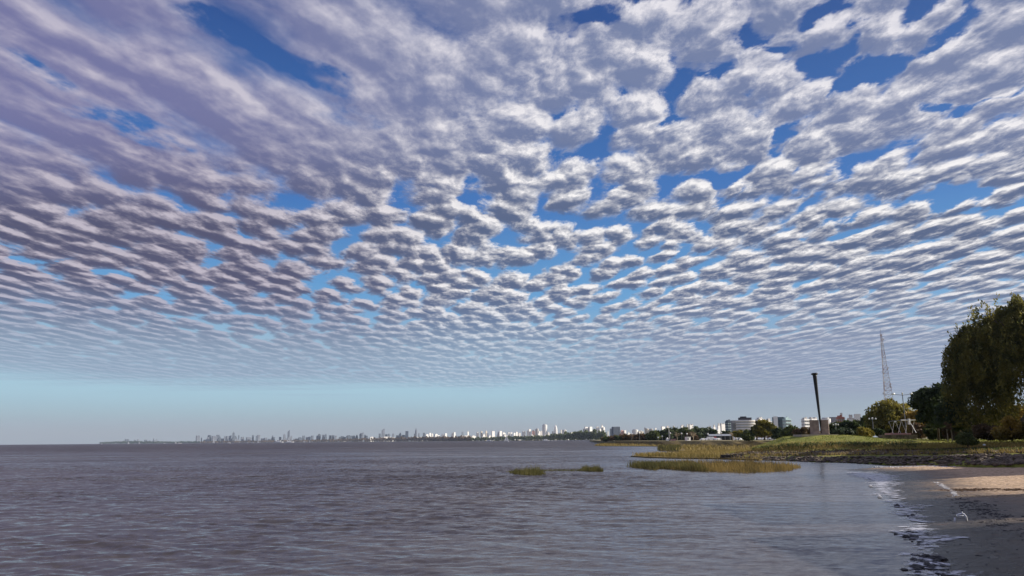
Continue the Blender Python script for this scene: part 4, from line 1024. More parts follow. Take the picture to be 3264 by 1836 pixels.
block(2410, 2440, 1329, 1050, W_, 'white terraced block right of the curved one', 'pent', 46, mid=True)
block(2436, 2463, 1334, 1000, W_, 'lower white terraced block at the end of its group', 'step', 46, mid=True)
block(2464, 2500, 1329, 900, M['gglass'], 'slanted green glass office block with white top corner', 'flat', 20, mid=True, cat='office block', name='office_block', bandm=M['dglass'])
block(2496, 2523, 1328, 880, M['aqua'], 'pale aqua office block right of the green glass one', 'pent', 46, mid=True, cat='office block', name='office_block')
block(2466, 2479, 1327.5, 870, W_, 'narrow white stair tower at the left corner of the glass office', 'flat', 20, cat='stair tower', name='stair_tower')
block(2556, 2582, 1329, 820, W_, 'white balcony block left of the black monument', 'pent', 46, mid=True)
block(2580, 2606, 1330, 830, W_, 'white balcony block half behind the brick plinth', 'twin', 46, mid=True)
block(2620, 2648, 1331, 700, M['white'], 'low white dome roofed hall right of the monument pole', 'round', 20, cat='hall', name='hall')
block(2646, 2668, 1329, 720, GR, 'grey low block between hall and brick tower', 'flat', 20)
block(2667, 2693, 1322, 700, M['brick'], 'red brown brick apartment tower with white roof edge', 'pent', 28, mid=True)
block(2672, 2690, 1316, 705, W_, 'white stair head rising behind the brick tower', 'step', 28, cat='stair tower', name='stair_tower')
block(2702, 2724, 1321.5, 700, W_, 'white roofed block right of the brick tower', 'low', 20)
block(2724, 2744, 1319.5, 690, W_, 'white flat roofed block above the dark olive tree', 'flat', 24)
block(2756, 2776, 1320, 690, OW, 'cream roof seen left of the broad olive tree', 'low', 24)
block(2950, 2968, 1284, 420, GR, 'grey building corner behind the very dark tree', 'flat', 24)

# ------------------------------------------------------------------ boats
def boat(px, py, Y, L_, kind_, label):
    p = G(px, py, 0) if Y is None else Vector((A(px, 1400, Y).x, Y, 0))
    root = thing({'sail': 'sailboat', 'motor': 'motorboat', 'ferry': 'ferry'}[kind_], tuple(p), label, {'sail': 'sailboat', 'motor': 'boat', 'ferry': 'ferry'}[kind_])
    h = MB(); n = 9; prof = []
    for k in range(n):
        f = k / (n - 1); hw_ = L_ * .14 * math.sin(math.pi * min(1, .18 + f * .82)) ** .6 if f < .999 else .02
        prof.append((-L_ / 2 + L_ * f, hw_, L_ * (.09 + .03 * f * f)))
    for x, hw_, z in prof: h.v += [(x, -hw_, z), (x, hw_, z), (x, -hw_ * .6, -L_ * .03), (x, hw_ * .6, -L_ * .03)]
    for k in range(n - 1):
        a = k * 4; b_ = a + 4; h.f += [(a, b_, b_ + 1, a + 1), (a, a + 2, b_ + 2, b_), (a + 1, b_ + 1, b_ + 3, a + 3)]
    h.f += [(0, 1, 3, 2)]
    h.build('hull', M['hull'], root)
    if kind_ == 'sail':
        m_ = MB(); m_.tube([(0, 0, 0), (0, 0, L_ * 1.35)], L_ * .012, 6); m_.build('mast', M['metalw'], root)
        s_ = MB(); s_.v = [(-L_ * .02, .02, L_ * .2), (-L_ * .42, L_ * .08, L_ * .2), (-L_ * .02, 0, L_ * 1.33), (-L_ * .22, L_ * .09, L_ * .6)]; s_.f = [(0, 1, 3), (0, 3, 2)]; s_.build('mainsail', M['sail'], root)
        s_ = MB(); s_.v = [(L_ * .02, 0, L_ * .15), (L_ * .46, 0, L_ * .13), (L_ * .02, 0, L_ * 1.2), (L_ * .2, L_ * .06, L_ * .5)]; s_.f = [(0, 1, 3), (3, 1, 2), (0, 3, 2)]; s_.build('jib', M['sail'], root)
    else:
        c_ = MB(); c_.box(-L_ * .08, 0, L_ * .09, L_ * .19, L_ * .5, L_ * .2, 0, .85)
        if kind_ == 'ferry':
            c_.box(-L_ * .3, 0, L_ * .15, L_ * .26, L_ * .10, L_ * .12); c_.box(L_ * .1, 0, L_ * .19, L_ * .24, L_ * .2, L_ * .16); c_.box(-L_ * .05, 0, L_ * .19, L_ * .33, L_ * .03, L_ * .03)
        c_.build('cabin', M['hull'], root)
    root.rotation_euler.z = rnd.uniform(-.3, .3)
    return root
for px, Y, L_, kd, lab in [(325, 5200, 16, 'motor', 'tiny white boat at the left tip of the far headland'), (410, 6000, 14, 'sail', 'tiny sailboat below the widest headland block'), (445, 5600, 14, 'sail', 'tiny white sailboat below the dark headland cube'),
        (525, 6500, 16, 'motor', 'small white motorboat right of the headland'), (561, 5200, 12, 'sail', 'little sailboat close left of the bright motorboat'), (573, 5000, 26, 'motor', 'bright white motorboat in the gap between headland and city'),
        (681, 5000, 22, 'sail', 'brighter sailboat below the domed towers'), (730, 4600, 24, 'motor', 'bright rounded white boat below the pale curved tower'), (823, 4800, 13, 'sail', 'sailboat below the twin towers'),
        (806, 5600, 22, 'motor', 'low white boat left of the sailboat under the twin towers'), (790, 5800, 18, 'motor', 'faint white boat below the dark capped tower'), (889, 5200, 62, 'ferry', 'large white ferry with funnel below the domed tower'),
        (924, 5400, 56, 'ferry', 'long white ferry below the tallest tower'), (969, 5600, 14, 'sail', 'tiny sailboat right of the ferries'), (987, 5600, 12, 'sail', 'last tiny sailboat before the mauve cluster'),
        (1614, 1900, 13, 'sail', 'white sailboat alone on the brown water in the middle'),
        (1741, 3000, 26, 'ferry', 'moored boat at the left end of the marina'), (1560, 3300, 30, 'motor', 'pinkish white boat moored below the white blocks')]:
    boat(px, 0, Y, L_, kd, lab)
mar0 = G(1742, 1403.6, .5); mar1 = G(1925, 1402.9, .5)
mb = MB(); a = Vector((A(1738, 1400, 2900).x, 2900, 0)); c = Vector((A(1925, 1400, 2300).x, 2300, 0)); d = c - a; mid_ = (a + c) / 2
mb.box(mid_.x, mid_.y, -.6, 1.5, d.length, 10, math.atan2(d.y, d.x)); tag(mb.build('breakwater', M['offwhite']), 'long pale breakwater of the marina in the distance', 'breakwater')
for k in range(13):
    f = .16 + .062 * k + rnd.uniform(-.01, .01); p = a.lerp(c, f); r_ = boat(0, 0, 1, rnd.uniform(9, 13), 'motor', 'small white boat behind the pale breakwater, %s from its left end' % ['first', 'second', 'third', 'fourth', 'fifth', 'sixth', 'seventh', 'eighth', 'ninth', 'tenth', 'eleventh', 'twelfth', 'thirteenth'][k])
    r_.location = (p.x, p.y + 14, 0); r_['group'] = 'boats berthed behind the breakwater'
    r_.name = 'berthed_boat'
# ------------------------------------------------------------------ monument: giant iron nail in a split brick plinth
YM = 166
def pm(px, py, Y=YM): return A(px, py, Y)
base = pm(2616, 1386)
root = thing('nail_monument', tuple(base), 'black iron monument like a giant nail set in a split brick plinth', 'monument')
def local(p): return Vector(p) - base
gz = base.z
bm_ = bpy.data.materials.new('plinth_brick'); bm_.use_nodes = True; t = NT(bm_.node_tree)
b = t.n('ShaderNodeBsdfPrincipled'); o = t.n('ShaderNodeOutputMaterial'); t.t.links.new(b.outputs[0], o.inputs[0])
pos = t.n('ShaderNodeTexCoord').outputs['Object']; px_, py_, pz_ = t.sep(pos)
br = t.n('ShaderNodeTexBrick'); t.put(br.inputs['Vector'], t.xyz(t.add(px_, t.mul(py_, .7)), pz_, 0)); br.inputs['Scale'].default_value = 1.6
t.put(br.inputs['Color1'], (.42, .31, .25)); t.put(br.inputs['Color2'], (.30, .22, .18)); t.put(br.inputs['Mortar'], (.36, .31, .27)); br.inputs['Mortar Size'].default_value = .03
t.put(b.inputs['Base Color'], t.mix(t.mul(t.rng(t.noise(pos, 1.2, 4.0, .6), .4, .65), .5), br.outputs[0], (.16, .12, .11))); b.inputs['Roughness'].default_value = .9
for x0, x1, rz in ((2586.5, 2615.5, -.36), (2620, 2646, -.42)):
    l, r = local(pm(x0, 1384)), local(pm(x1, 1384)); h = local(pm(x0, 1340)).z
    mb = MB(); mb.box((l.x + r.x) / 2, .5, -.6, h, (r.x - l.x) * .98, 1.5, rz, .985); mb.box((l.x + r.x) / 2, .5, h, h + .07, r.x - l.x, 1.56, rz)
    mb.build('plinth_half', bm_, root)
t1, t0 = local(pm(2597, 1193)), local(pm(2614.5, 1342)); low = local(pm(2618, 1380))
low.y = t0.y = t1.y = .1
mb = MB(); mb.tube([low, t0, t0.lerp(t1, .25), t0.lerp(t1, .5), t0.lerp(t1, .75), t0.lerp(t1, .95), t1], [.07, .20, .25, .31, .37, .42, .46], 18)
mb.build('shaft', M['black'], root, smooth=True)
mb = MB(); ax = (t1 - t0).normalized(); mb.tube([t1 - ax * .15, t1 + ax * .02, t1 + ax * .16, t1 + ax * .32], [.50, .74, .72, .42], 20); mb.build('nail_head', M['black'], root)
mb = MB(); l, r = local(pm(2560, 1387, 164)), local(pm(2676, 1388.5, 164)); mb.box((l.x + r.x) / 2, 1.2, -.35, .10, r.x - l.x, 5.6, -.02)
mb.build('paved_base', mat('pale_paving', (.50, .43, .34), .9, .2, .8), root)

# lattice mast
YT = 640
bt = A(2841, 1391, YT); tp = A(2815.5, 1064, YT)
root = thing('lattice_tower', tuple(bt), 'tall red and white lattice radio mast rising behind the trees', 'radio mast')
H = tp.z - bt.z; nsec = 12
def half(z):
    f = z / H; return max(.55, 5.2 * (1 - f) ** 1.15 + .5)
for k in range(nsec):
    z0_, z1_ = H * (k / nsec) ** .93, H * ((k + 1) / nsec) ** .93
    mb = MB(); np_ = 2
    for j in range(np_):
        za = z0_ + (z1_ - z0_) * j / np_; zb = z0_ + (z1_ - z0_) * (j + 1) / np_; a_, b2 = half(za), half(zb)
        ca = [(a_ * x, a_ * y, za) for x, y in ((-1, -.6), (1, -.6), (0, 1))]; cb = [(b2 * x, b2 * y, zb) for x, y in ((-1, -.6), (1, -.6), (0, 1))]
        for i in range(3):
            mb.tube([ca[i], cb[i]], .19, 5); i2 = (i + 1) % 3
            mb.tube([ca[i], cb[i2]], .10, 4); mb.tube([ca[i2], cb[i]], .10, 4); mb.tube([ca[i], ca[i2]], .12, 4)
    s_ = mb.build('mast_section', M['metalw'] if k % 2 == 0 else M['metalr'], root)
mb = MB(); mb.tube([(0, 0, H * .98), (0, 0, H * 1.045)], .14, 5); mb.tube([(-1.6, 0, H * .985), (1.2, 0, H * .985)], .12, 4); mb.build('aerial', M['metalw'], root)
for z, sx_ in ((.94, .8), (.90, -.9), (.66, 1.3), (.62, -1.5), (.50, 2.2), (.47, 2.4), (.41, -2.6)):
    mb = MB(); mb.tube([(half(z * H) * (1 if sx_ > 0 else -1), -1.2, H * z), (half(z * H) * (1 if sx_ > 0 else -1), -1.7, H * z + .1)], [.9, 1.0], 10); mb.build('dish', M['lampw'], root)

# street lamps
def lamp2(px, top, basepy, Y, aw, label, headl=.55):
    bp_ = A(px, basepy, Y); H = A(px, top, Y).z - bp_.z; a_ = aw * Y / 2500
    r_ = thing('street_lamp', tuple(bp_), label, 'street lamp', 'double armed street lamps of the park')
    mb = MB(); mb.tube([(0, 0, 0), (0, 0, H)], [.12, .08], 8); mb.build('pole', M['metalg'], r_)
    for s_ in (-1, 1):
        mb = MB(); mb.tube([(0, 0, H * .975), (s_ * a_ * .5, 0, H * .985), (s_ * a_ * .8, 0, H)], .055, 6); mb.build('arm', M['metalg'], r_)
        mb = MB(); mb.tube([(s_ * a_ * .72, 0, H + .04), (s_ * a_ * .86, 0, H + .10), (s_ * a_ * 1.05, 0, H + .05)], [.12, .24, .10], 8); mb.build('lamp_head', M['lampw'], r_)
    mb = MB(); mb.tube([(0, 0, H * .98), (0, 0, H + .25), (0, 0, H + .42)], [.12, .22, .06], 8); mb.build('cap', M['lampw'], r_)
    return r_
lamp2(2890.5, 1256, 1392, 168, 33, 'tall double armed street lamp over the olive trees')
lamp2(2968.5, 1332, 1395, 150, 12, 'small double armed lamp at the left edge of the very dark tree')
lamp2(2786, 1336, 1390, 178, 12, 'small double armed lamp in front of the olive tree flank')
lamp2(2667, 1355, 1390, 180, 9, 'small double armed lamp right of the brick plinth')
def globe(px, top, basepy, Y, label):
    bp_ = A(px, basepy, Y); H = A(px, top, Y).z - bp_.z; r_ = thing('globe_lamp', tuple(bp_), label, 'lamp post', 'white globe lamps along the coastal park')
    mb = MB(); mb.tube([(0, 0, 0), (0, 0, H)], .10, 6); mb.build('post', M['metalg'], r_)
    mb = MB(); mb.lathe(0, 0, [(.05, H - .1), (.38, H + .15), (.48, H + .45), (.36, H + .78), (.06, H + .92)], 10); mb.build('globe', M['lampw'], r_, smooth=True)
for px, top, lab in [(2014, 1385, 'globe lamp above the brown trees, nearest the blue grey slab'), (2038.5, 1383, 'globe lamp above the brown trees, below the silo like blocks'), (2098, 1397, 'low globe lamp at the left foot of the green domed tree'), (2111.5, 1393, 'globe lamp on the flank of the green domed tree'),
                     (2137.5, 1383, 'globe lamp just right of the tall mast'), (2173.5, 1384, 'globe lamp between mast and kiosk'), (2190.5, 1385, 'globe lamp over the white kiosk'), (2257.5, 1385, 'globe lamp at the left end of the shed roof'), (2300, 1382, 'globe lamp over the middle of the shed roof')]:
    globe(px, top, 1403, 500, lab)
bp_ = A(2133.5, 1402, 500); H = A(2131.5, 1359, 500).z - bp_.z
r_ = thing('flag_mast', tuple(bp_), 'tall white mast with a short crossbar above the pink ramp', 'mast')
mb = MB(); mb.tube([(0, 0, 0), (0, 0, H)], [.2, .13], 8); mb.build('pole', M['metalw'], r_); mb = MB(); mb.tube([(-1.0, 0, H), (1.0, 0, H)], .1, 6); mb.build('crossbar', M['metalw'], r_)

# swing frame on the stone wall
YS = 150
def ps(px, py, y=0): return A(px, py, YS) + Vector((0, y, 0))
o_ = ps(2868, 1382); r_ = thing('swing_frame', tuple(o_), 'long metal play frame of slanting legs under a white top bar', 'play frame')
def seg(name, a, c, rad, m): mb = MB(); mb.tube([a - o_, c - o_], rad, 6); mb.build(name, m, r_)
for (x0, y0), (x1, y1), dy in (((2833, 1343), (2845.5, 1383), -.4), ((2850, 1343), (2848.5, 1382), .6), ((2853.5, 1342), (2868.5, 1383), -.4), ((2872, 1342), (2868.5, 1382), .6), ((2873, 1342), (2887, 1383), -.4), ((2892, 1342), (2890, 1382), .5), ((2914, 1340), (2912.5, 1380), .5)):
    seg('leg', ps(x0, y0), ps(x1, y1, dy), .032, M['offwhite'])
seg('beam', ps(2832, 1343.5), ps(2873, 1340), .06, M['metalg']); seg('top_bar', ps(2871, 1339.5), ps(2894, 1339.5), .13, M['metalw']); seg('top_bar', ps(2899, 1339.5), ps(2917.5, 1339), .11, M['metalw'])
mb = MB(); c = ps(2898, 1343) - o_; mb.box(c.x, c.y, c.z - .6, c.z + .5, .42, .4, .2, .75); mb.build('hood', M['metalw'], r_)
seg('slide_chute', ps(2900, 1352, -.5), ps(2908, 1380, -1.4), .08, M['metalg'])
mb = MB(); l, r = ps(2838, 1384), ps(2902, 1384); mb.box((l.x + r.x) / 2 - o_.x, 1.0, -.32, .10, (r.x - l.x), 2.6); mb.build('red_platform', M['pinkr'], r_)
l, r = ps(2797, 1400), ps(2903, 1402); zt = ps(2850, 1385).z
mb = MB()
for row in range(3):
    x = l.x
    while x < r.x:
        w_ = rnd.uniform(.35, .8); z = l.z - .2 + row * .34; mb.box(x + w_ / 2, YS - 1.5 + rnd.uniform(-.04, .04), z, z + .32, w_ - .03, .5, rnd.uniform(-.04, .04)); x += w_
mb.box((l.x + r.x) / 2, YS - 1.1, l.z - .3, zt - .05, (r.x - l.x), .9)
w0 = mb.build('stone_wall', M['stone']); tag(w0, 'low pale stone retaining wall below the metal play frame', 'stone wall')
mb = MB(); mb.tube([pm(2800, 1368, 160), pm(2800, 1360, 160)], .25, 8); p_ = pm(2791, 1372, 160)

# shed, kiosk, ramp, vehicles on the coastal plain
Yc = 556
sl, sr = A(2258, 1402, Yc), A(2342, 1402, Yc); sz = A(2300, 1385, Yc).z; w_ = sr.x - sl.x; cx = (sl.x + sr.x) / 2
r_ = thing('park_shed', (cx, Yc, PZ), 'long low open shed with grey sheet roof beside the car park', 'shed')
mb = MB(); mb.v = [(-w_ / 2, -3.5, sz - PZ - .9), (w_ / 2, -3.5, sz - PZ - .9), (w_ / 2, 3, sz - PZ + .3), (-w_ / 2, 3, sz - PZ + .3)]; mb.f = [(0, 1, 2, 3)]; mb.v += [(x, y, z - .2) for x, y, z in mb.v]; mb.f += [(4, 7, 6, 5), (0, 4, 5, 1), (1, 5, 6, 2), (3, 2, 6, 7), (0, 3, 7, 4)]; mb.build('roof', mat('grey_sheet_roof', (.34, .36, .38), .4, .1, 1.0, metal=.2), r_)
mb = MB(); mb.box(0, 2.6, 0, sz - PZ, w_ * .96, .3); mb.box(-w_ * .05, .8, 0, 1.6, w_ * .5, 1.2); mb.build('back_wall', M['roofd'], r_)
for k in range(6): mb = MB(); mb.box(-w_ * .47 + k * w_ * .188, -3.1, 0, sz - PZ - .95, .16, .16); mb.build('post', M['metalw'], r_)
mb = MB(); c = A(2275, 1394, Yc - 5); mb.box(c.x, c.y, c.z - .15, c.z + .35, 3.6, 2.4, .1, .8)
for dx_ in (-1.6, 1.6): mb.box(c.x + dx_, c.y, PZ, c.z - .1, .1, .1)
tag(mb.build('red_awning', M['red']), 'small red awning at the left front of the shed', 'awning')
c = A(2192.5, 1403, 480); k_ = thing('kiosk', (c.x, c.y, PZ), 'small white kiosk with grey front standing on the coastal path', 'kiosk'); hh = A(2192, 1392.5, 480).z - PZ
mb = MB(); mb.box(0, 0, 0, hh * .9, 2.5, 2.4, .3); mb.build('walls', M['white'], k_); mb = MB(); mb.box(0, 0, hh * .9, hh, 2.8, 2.7, .3); mb.build('roof', M['white'], k_); mb = MB(); mb.box(.0, -1.25, .5, hh * .75, 1.1, .2, .3); mb.build('hatch', M['grey'], k_)
a0, a1, a2, a3 = G(2104, 1410, 1.2), G(2147, 1415, .3), A(2155, 1401.5, 474), A(2140, 1399.5, 478)
mb = MB(); P_ = [G(2122, 1411, 1.0), G(2150, 1414, .4), A(2153.5, 1398.5, 474), A(2142, 1399.5, 478)]
mb.v = [tuple(p) for p in P_] + [(p.x, p.y, -.1) for p in P_]; mb.f = [(0, 1, 2, 3), (0, 4, 5, 1), (1, 5, 6, 2), (2, 6, 7, 3), (3, 7, 4, 0)]
tag(mb.build('boat_ramp', M['pinkr']), 'sloping pinkish ramp running down to the marsh', 'ramp')
mb = MB(); l, r = G(2100, 1408.5, 1.9), G(2135, 1402.5, 2.62); mb.tube([l, l.lerp(r, .6), r], .35, 6); tag(mb.build('kerb_wall', M['offwhite']), 'low pale wall climbing to the pink ramp', 'low wall')
kv = A(2127, 1400, 480)
mb = MB(); mb.box(kv.x, kv.y, PZ, PZ + 1.3, 1.5, 1.0); mb.tube([(kv.x, kv.y, PZ + 1.2), (kv.x, kv.y, PZ + 1.7), (kv.x, kv.y, PZ + 1.9)], [.6, .55, .2], 8); tag(mb.build('booth', M['white']), 'tiny white booth left of the tall mast', 'booth')
def car(px, Y, label, white=True, kd='car', rz=0.0, py=None):
    c = A(px, 1402, Y); r_ = thing({'car': 'parked_car', 'van': 'parked_van'}[kd], (c.x, Y, PZ), label, kd, 'vehicles parked by the shed')
    L_, wd, H1, H2 = (4.2, 1.75, .85, 1.45) if kd == 'car' else (5.2, 2.0, 1.2, 2.3)
    m = M['carw'] if white else M['card']
    prof = [(-.5, .25), (-.5, H1 * .9), (-.33, H1), (-.22, H2), (.14, H2), (.27, H1), (.5, H1 * .85), (.5, .25)] if kd == 'car' else [(-.5, .25), (-.5, H2), (.30, H2), (.42, H1), (.5, H1 * .9), (.5, .25)]
    b_ = MB(); n = len(prof)
    for s_ in (-1, 1): b_.v += [(x * L_, s_ * wd / 2 * (1 if z <= H1 else .88), z) for x, z in prof]
    b_.f = [tuple(range(n)), tuple(range(2 * n - 1, n - 1, -1))] + [(i, i + n, (i + 1) % n + n, (i + 1) % n) for i in range(n)]
    b_.build('body', m, r_)
    g = MB(); g.box(-.04 * L_ if kd == 'car' else .2 * L_, 0, H1 + .06, H2 - .10, L_ * (.36 if kd == 'car' else .2), wd * .93, 0, .9); g.build('windows', M['window'], r_)
    for x in (-.31, .31):
        for s_ in (-1, 1): q = MB(); q.tube([(x * L_, s_ * wd * .42, .32), (x * L_, s_ * wd * .51, .32)], .32, 12); q.build('wheel', M['rubber'], r_)
    r_.rotation_euler.z = rz
    return r_
for px, Y, lab, wh, kd, rz in [(2241, 505, 'white car parked left of the shed', 1, 'car', .2), (2252, 515, 'white car close to the left end of the shed roof', 1, 'car', 1.4), (2266, 520, 'white van under the red awning', 1, 'van', .1), (2281, 522, 'white car right of the red awning', 1, 'car', 1.2),
        (2290, 520, 'pale car in front of the middle of the shed', 1, 'car', .3), (2352, 470, 'cream delivery van, largest of the car park', 1, 'van', .2), (2362, 462, 'white car just before the cream van', 1, 'car', .5), (2371, 470, 'white van with high roof right of the cream van', 1, 'van', 1.3),
        (2381, 465, 'white car below the low green tree', 1, 'car', .1), (2391, 468, 'white car right of the one below the low green tree', 1, 'car', .3), (2404, 470, 'small white car seen end on', 1, 'car', 1.5), (2412, 475, 'dark car between two white cars', 0, 'car', .1),
        (2421, 470, 'white car right of the dark one', 1, 'car', 1.4), (2438, 465, 'white car below the pointed brown tree', 1, 'car', .2), (2449, 470, 'dark car right of the pointed tree', 0, 'car', .2), (2459, 462, 'white car near the slope of the mound', 1, 'car', .1), (2470, 458, 'last white car, half hidden by the mound', 1, 'car', .3)]:
    car(px, Y, lab, wh, kd, rz)
for px, Y, lab in ((2999, 300, 'white car glimpsed under the very dark tree'), (3111, 290, 'white car glimpsed right of the round bush'), (3132, 285, 'pale car glimpsed below the arching pale trunk')):
    c_ = car(px, Y, lab, 1, 'car', 1.35); p_ = A(px, 1395, Y); c_.location = (p_.x, Y, p_.z); c_['group'] = 'cars behind the lawn'
# small litter specks and lamp bollards on the lawn edge
for px, py, Y, lab in ((3137, 1418, 101, 'white scrap of litter on the lit lawn below the willows'), (3120, 1427, 100, 'white scrap at the lawn edge above the dark rubble')):
    p_ = A(px, py, Y); mb = MB(); mb.rock((p_.x, p_.y, p_.z), (.22, .18, .12)); tag(mb.build('litter', M['plastic']), lab, 'litter')

# ------------------------------------------------------------------ things on the beach
def bz(x, y):
    return float(beach_z(x - float(shore_x(min(y, sh[-1, 1]))), y))
c = G(3063, 1661, .26)
r_ = thing('plastic_chair_frame', tuple(c), 'bent white plastic chair frame standing on the shaded sand', 'chair frame'); s_ = c.y / 2500
def q(px, py, y=0.0): return A(px, py, c.y + y) - c
def tb(name, pts, rad): mb = MB(); mb.tube(pts, rad, 8); mb.build(name, M['plastic'], r_, smooth=True)
tb('leg', [q(3044, 1665), q(3043.5, 1652), q(3048, 1642)], [.040, .036, .030]); tb('leg', [q(3082, 1660, .1), q(3079, 1648, .05), q(3072, 1638)], [.042, .040, .034])
tb('back_rail', [q(3047.5, 1643), q(3056, 1639, .05), q(3066, 1637, .05), q(3073, 1639)], .030); tb('stub', [q(3066.5, 1638, .03), q(3067, 1631, .03)], [.035, .012])
tb('seat_edge', [q(3050, 1645, .35), q(3062, 1644, .4), q(3074, 1644, .35)], .018)
# black stones in the swash
stone_px = []
def stone(px, py, r, lab=None, grp='dark stones scattered in the swash'):
    p = G(px, py, .03); mb = MB(); k = rnd.uniform(.8, 1.3); mb.rock((0, 0, 0), (r * k, r, r * .5)); o_ = mb.build('stone', M['stonew']); o_.location = (p.x, p.y, max(.0, bz(p.x, p.y)) + r * .12); o_.rotation_euler.z = rnd.uniform(0, 6)
    tag(o_, lab or 'small dark wet stone lying in the pale swash', 'stone', grp)
for cx_, cy_, sx__, sy__, n_, r0_, r1_, pl in [(2868, 1612, 18, 6, 7, .05, .12, 'uppermost small swash patch'), (2905, 1640, 20, 8, 11, .05, .13, 'oval swash patch'), (2915, 1700, 32, 13, 18, .05, .12, 'broad middle swash patch'), (2938, 1722, 25, 8, 8, .05, .12, 'lower edge of the broad middle swash patch'),
        (2925, 1770, 30, 14, 8, .05, .12, 'shallows above the bottom swash patch'), (2962, 1802, 42, 20, 34, .05, .12, 'bottom swash patch'), (2990, 1824, 26, 10, 12, .05, .11, 'right corner of the bottom swash patch')]:
    for _ in range(n_): stone(rnd.gauss(cx_, sx__ * .6), rnd.gauss(cy_, sy__ * .6), r0_ + (r1_ - r0_) * rnd.random() ** 2, 'small dark wet stone in the ' + pl, 'dark stones of the ' + pl)
stone(2912, 1712, .20, 'wide flat dark stone, largest in the middle patch of swash'); stone(2888, 1710, .16, 'dark stone just left of the wide flat one'); stone(2992, 1782, .24, 'largest black stone at the sand edge near the bottom')
stone(2966, 1808, .16, 'upright black stone in the bottom patch of swash'); stone(2957, 1800, .14, 'dark stone left of the upright one'); stone(2925, 1808, .20, 'dark stone at the left of the bottom patch')
stone(2952, 1775, .20, 'dark stone above the bottom patch of swash'); stone(2860, 1612, .22, 'dark stone at the left of the upper swash patch')
# swash sheets
fm = bpy.data.materials.new('swash_foam'); fm.use_nodes = True; t = NT(fm.node_tree)
b = t.n('ShaderNodeBsdfPrincipled'); o = t.n('ShaderNodeOutputMaterial'); pos = t.n('ShaderNodeNewGeometry').outputs['Position']
t.put(b.inputs['Base Color'], t.mix(t.rng(t.noise(pos, 1.6, 5.0, .65), .36, .62), (.40, .41, .47), (.74, .74, .80))); b.inputs['Roughness'].default_value = .35; b.inputs['Specular IOR Level'].default_value = .6
tr = t.n('ShaderNodeBsdfTransparent'); mx = t.n('ShaderNodeMixShader')
ia = t.n('ShaderNodeAttribute', attribute_name='inset').outputs['Fac']
lace = t.add(t.mul(t.noise(t.vm('MULTIPLY', pos, (.7, 1, 1)), 1.9, 6.0, .72), 1.0), t.mul(t.m('MINIMUM', ia, .7), .17))
t.put(mx.inputs[0], t.mul(t.rng(lace, .52, .62), .9)); t.t.links.new(tr.outputs[0], mx.inputs[1]); t.t.links.new(b.outputs[0], mx.inputs[2]); t.t.links.new(mx.outputs[0], o.inputs[0])
def swash(name, pts, m, lift=.03):
    P_ = []; n = len(pts)
    for i in range(n):
        a, c_ = pts[i], pts[(i + 1) % n]
        for j in range(4):
            f = j / 4; p = G(a[0] + (c_[0] - a[0]) * f, a[1] + (c_[1] - a[1]) * f, .02); P_.append((p.x, p.y))
    x0, x1 = min(p[0] for p in P_), max(p[0] for p in P_); y0, y1 = min(p[1] for p in P_), max(p[1] for p in P_)
    st = .16 if y1 - y0 < 14 else .3; nx, ny_ = int((x1 - x0) / st) + 2, int((y1 - y0) / st) + 2
    E = [(Vector(P_[i]), Vector(P_[(i + 1) % len(P_)])) for i in range(len(P_))]
    vid = {}; V_ = []; ins = []; F2 = []
    def vert(i, j):
        if (i, j) not in vid:
            x, y = x0 + i * st, y0 + j * st; q_ = Vector((x, y)); dd = 9.0
            for a, c_ in E:
                ab = c_ - a; t_ = max(0, min(1, (q_ - a).dot(ab) / max(1e-9, ab.length_squared))); dd = min(dd, (q_ - a - ab * t_).length)
            if not inpoly(x, y, P_): dd = -dd
            vid[(i, j)] = len(V_); V_.append((x, y, max(0.0, bz(x, y)) + lift)); ins.append(dd)
        return vid[(i, j)]
    for i in range(nx):
        for j in range(ny_):
            q_ = [vert(i, j), vert(i + 1, j), vert(i + 1, j + 1), vert(i, j + 1)]
            if max(ins[k] for k in q_) > -.05: F2.append(q_)
    me = bpy.data.meshes.new(name); me.from_pydata(V_, [], F2); at_ = me.attributes.new('inset', 'FLOAT', 'POINT'); at_.data.foreach_set('value', ins)
    me.materials.append(m); bm = bmesh.new(); bm.from_mesh(me); bmesh.ops.delete(bm, geom=[v for v in bm.verts if not v.link_faces], context='VERTS'); bm.to_mesh(me); bm.free()
    o_ = bpy.data.objects.new(name, me); C.objects.link(o_); return o_
for nm, poly, lab in [('swash', [(2700, 1505), (2760, 1507), (2835, 1513), (2852, 1522), (2846, 1535), (2842, 1555), (2850, 1575), (2858, 1590), (2820, 1585), (2790, 1560), (2760, 1530), (2700, 1514)], 'pale foamy swash at the far bend of the beach'),
                      ('swash', [(2838, 1612), (2870, 1602), (2898, 1615), (2890, 1622), (2860, 1620)], 'small foamy swash patch with dark stones, uppermost'),
                      ('swash', [(2874, 1642), (2900, 1630), (2922, 1640), (2932, 1650), (2915, 1658), (2885, 1652)], 'oval foamy swash patch beside the dark sand'),
                      ('swash', [(2850, 1694), (2900, 1676), (2930, 1668), (2965, 1682), (2982, 1692), (2950, 1700), (2945, 1712), (2975, 1722), (2950, 1735), (2920, 1737), (2895, 1722), (2880, 1708)], 'broad foamy swash patch level with the lit sand strip'),
                      ('swash', [(2890, 1792), (2920, 1770), (2950, 1752), (2975, 1772), (3000, 1786), (3032, 1790), (3028, 1810), (3030, 1850), (2930, 1850), (2900, 1825)], 'foamy swash patch at the bottom edge')]:
    o_ = swash(nm, poly, fm); kind(o_, 'stuff', lab)
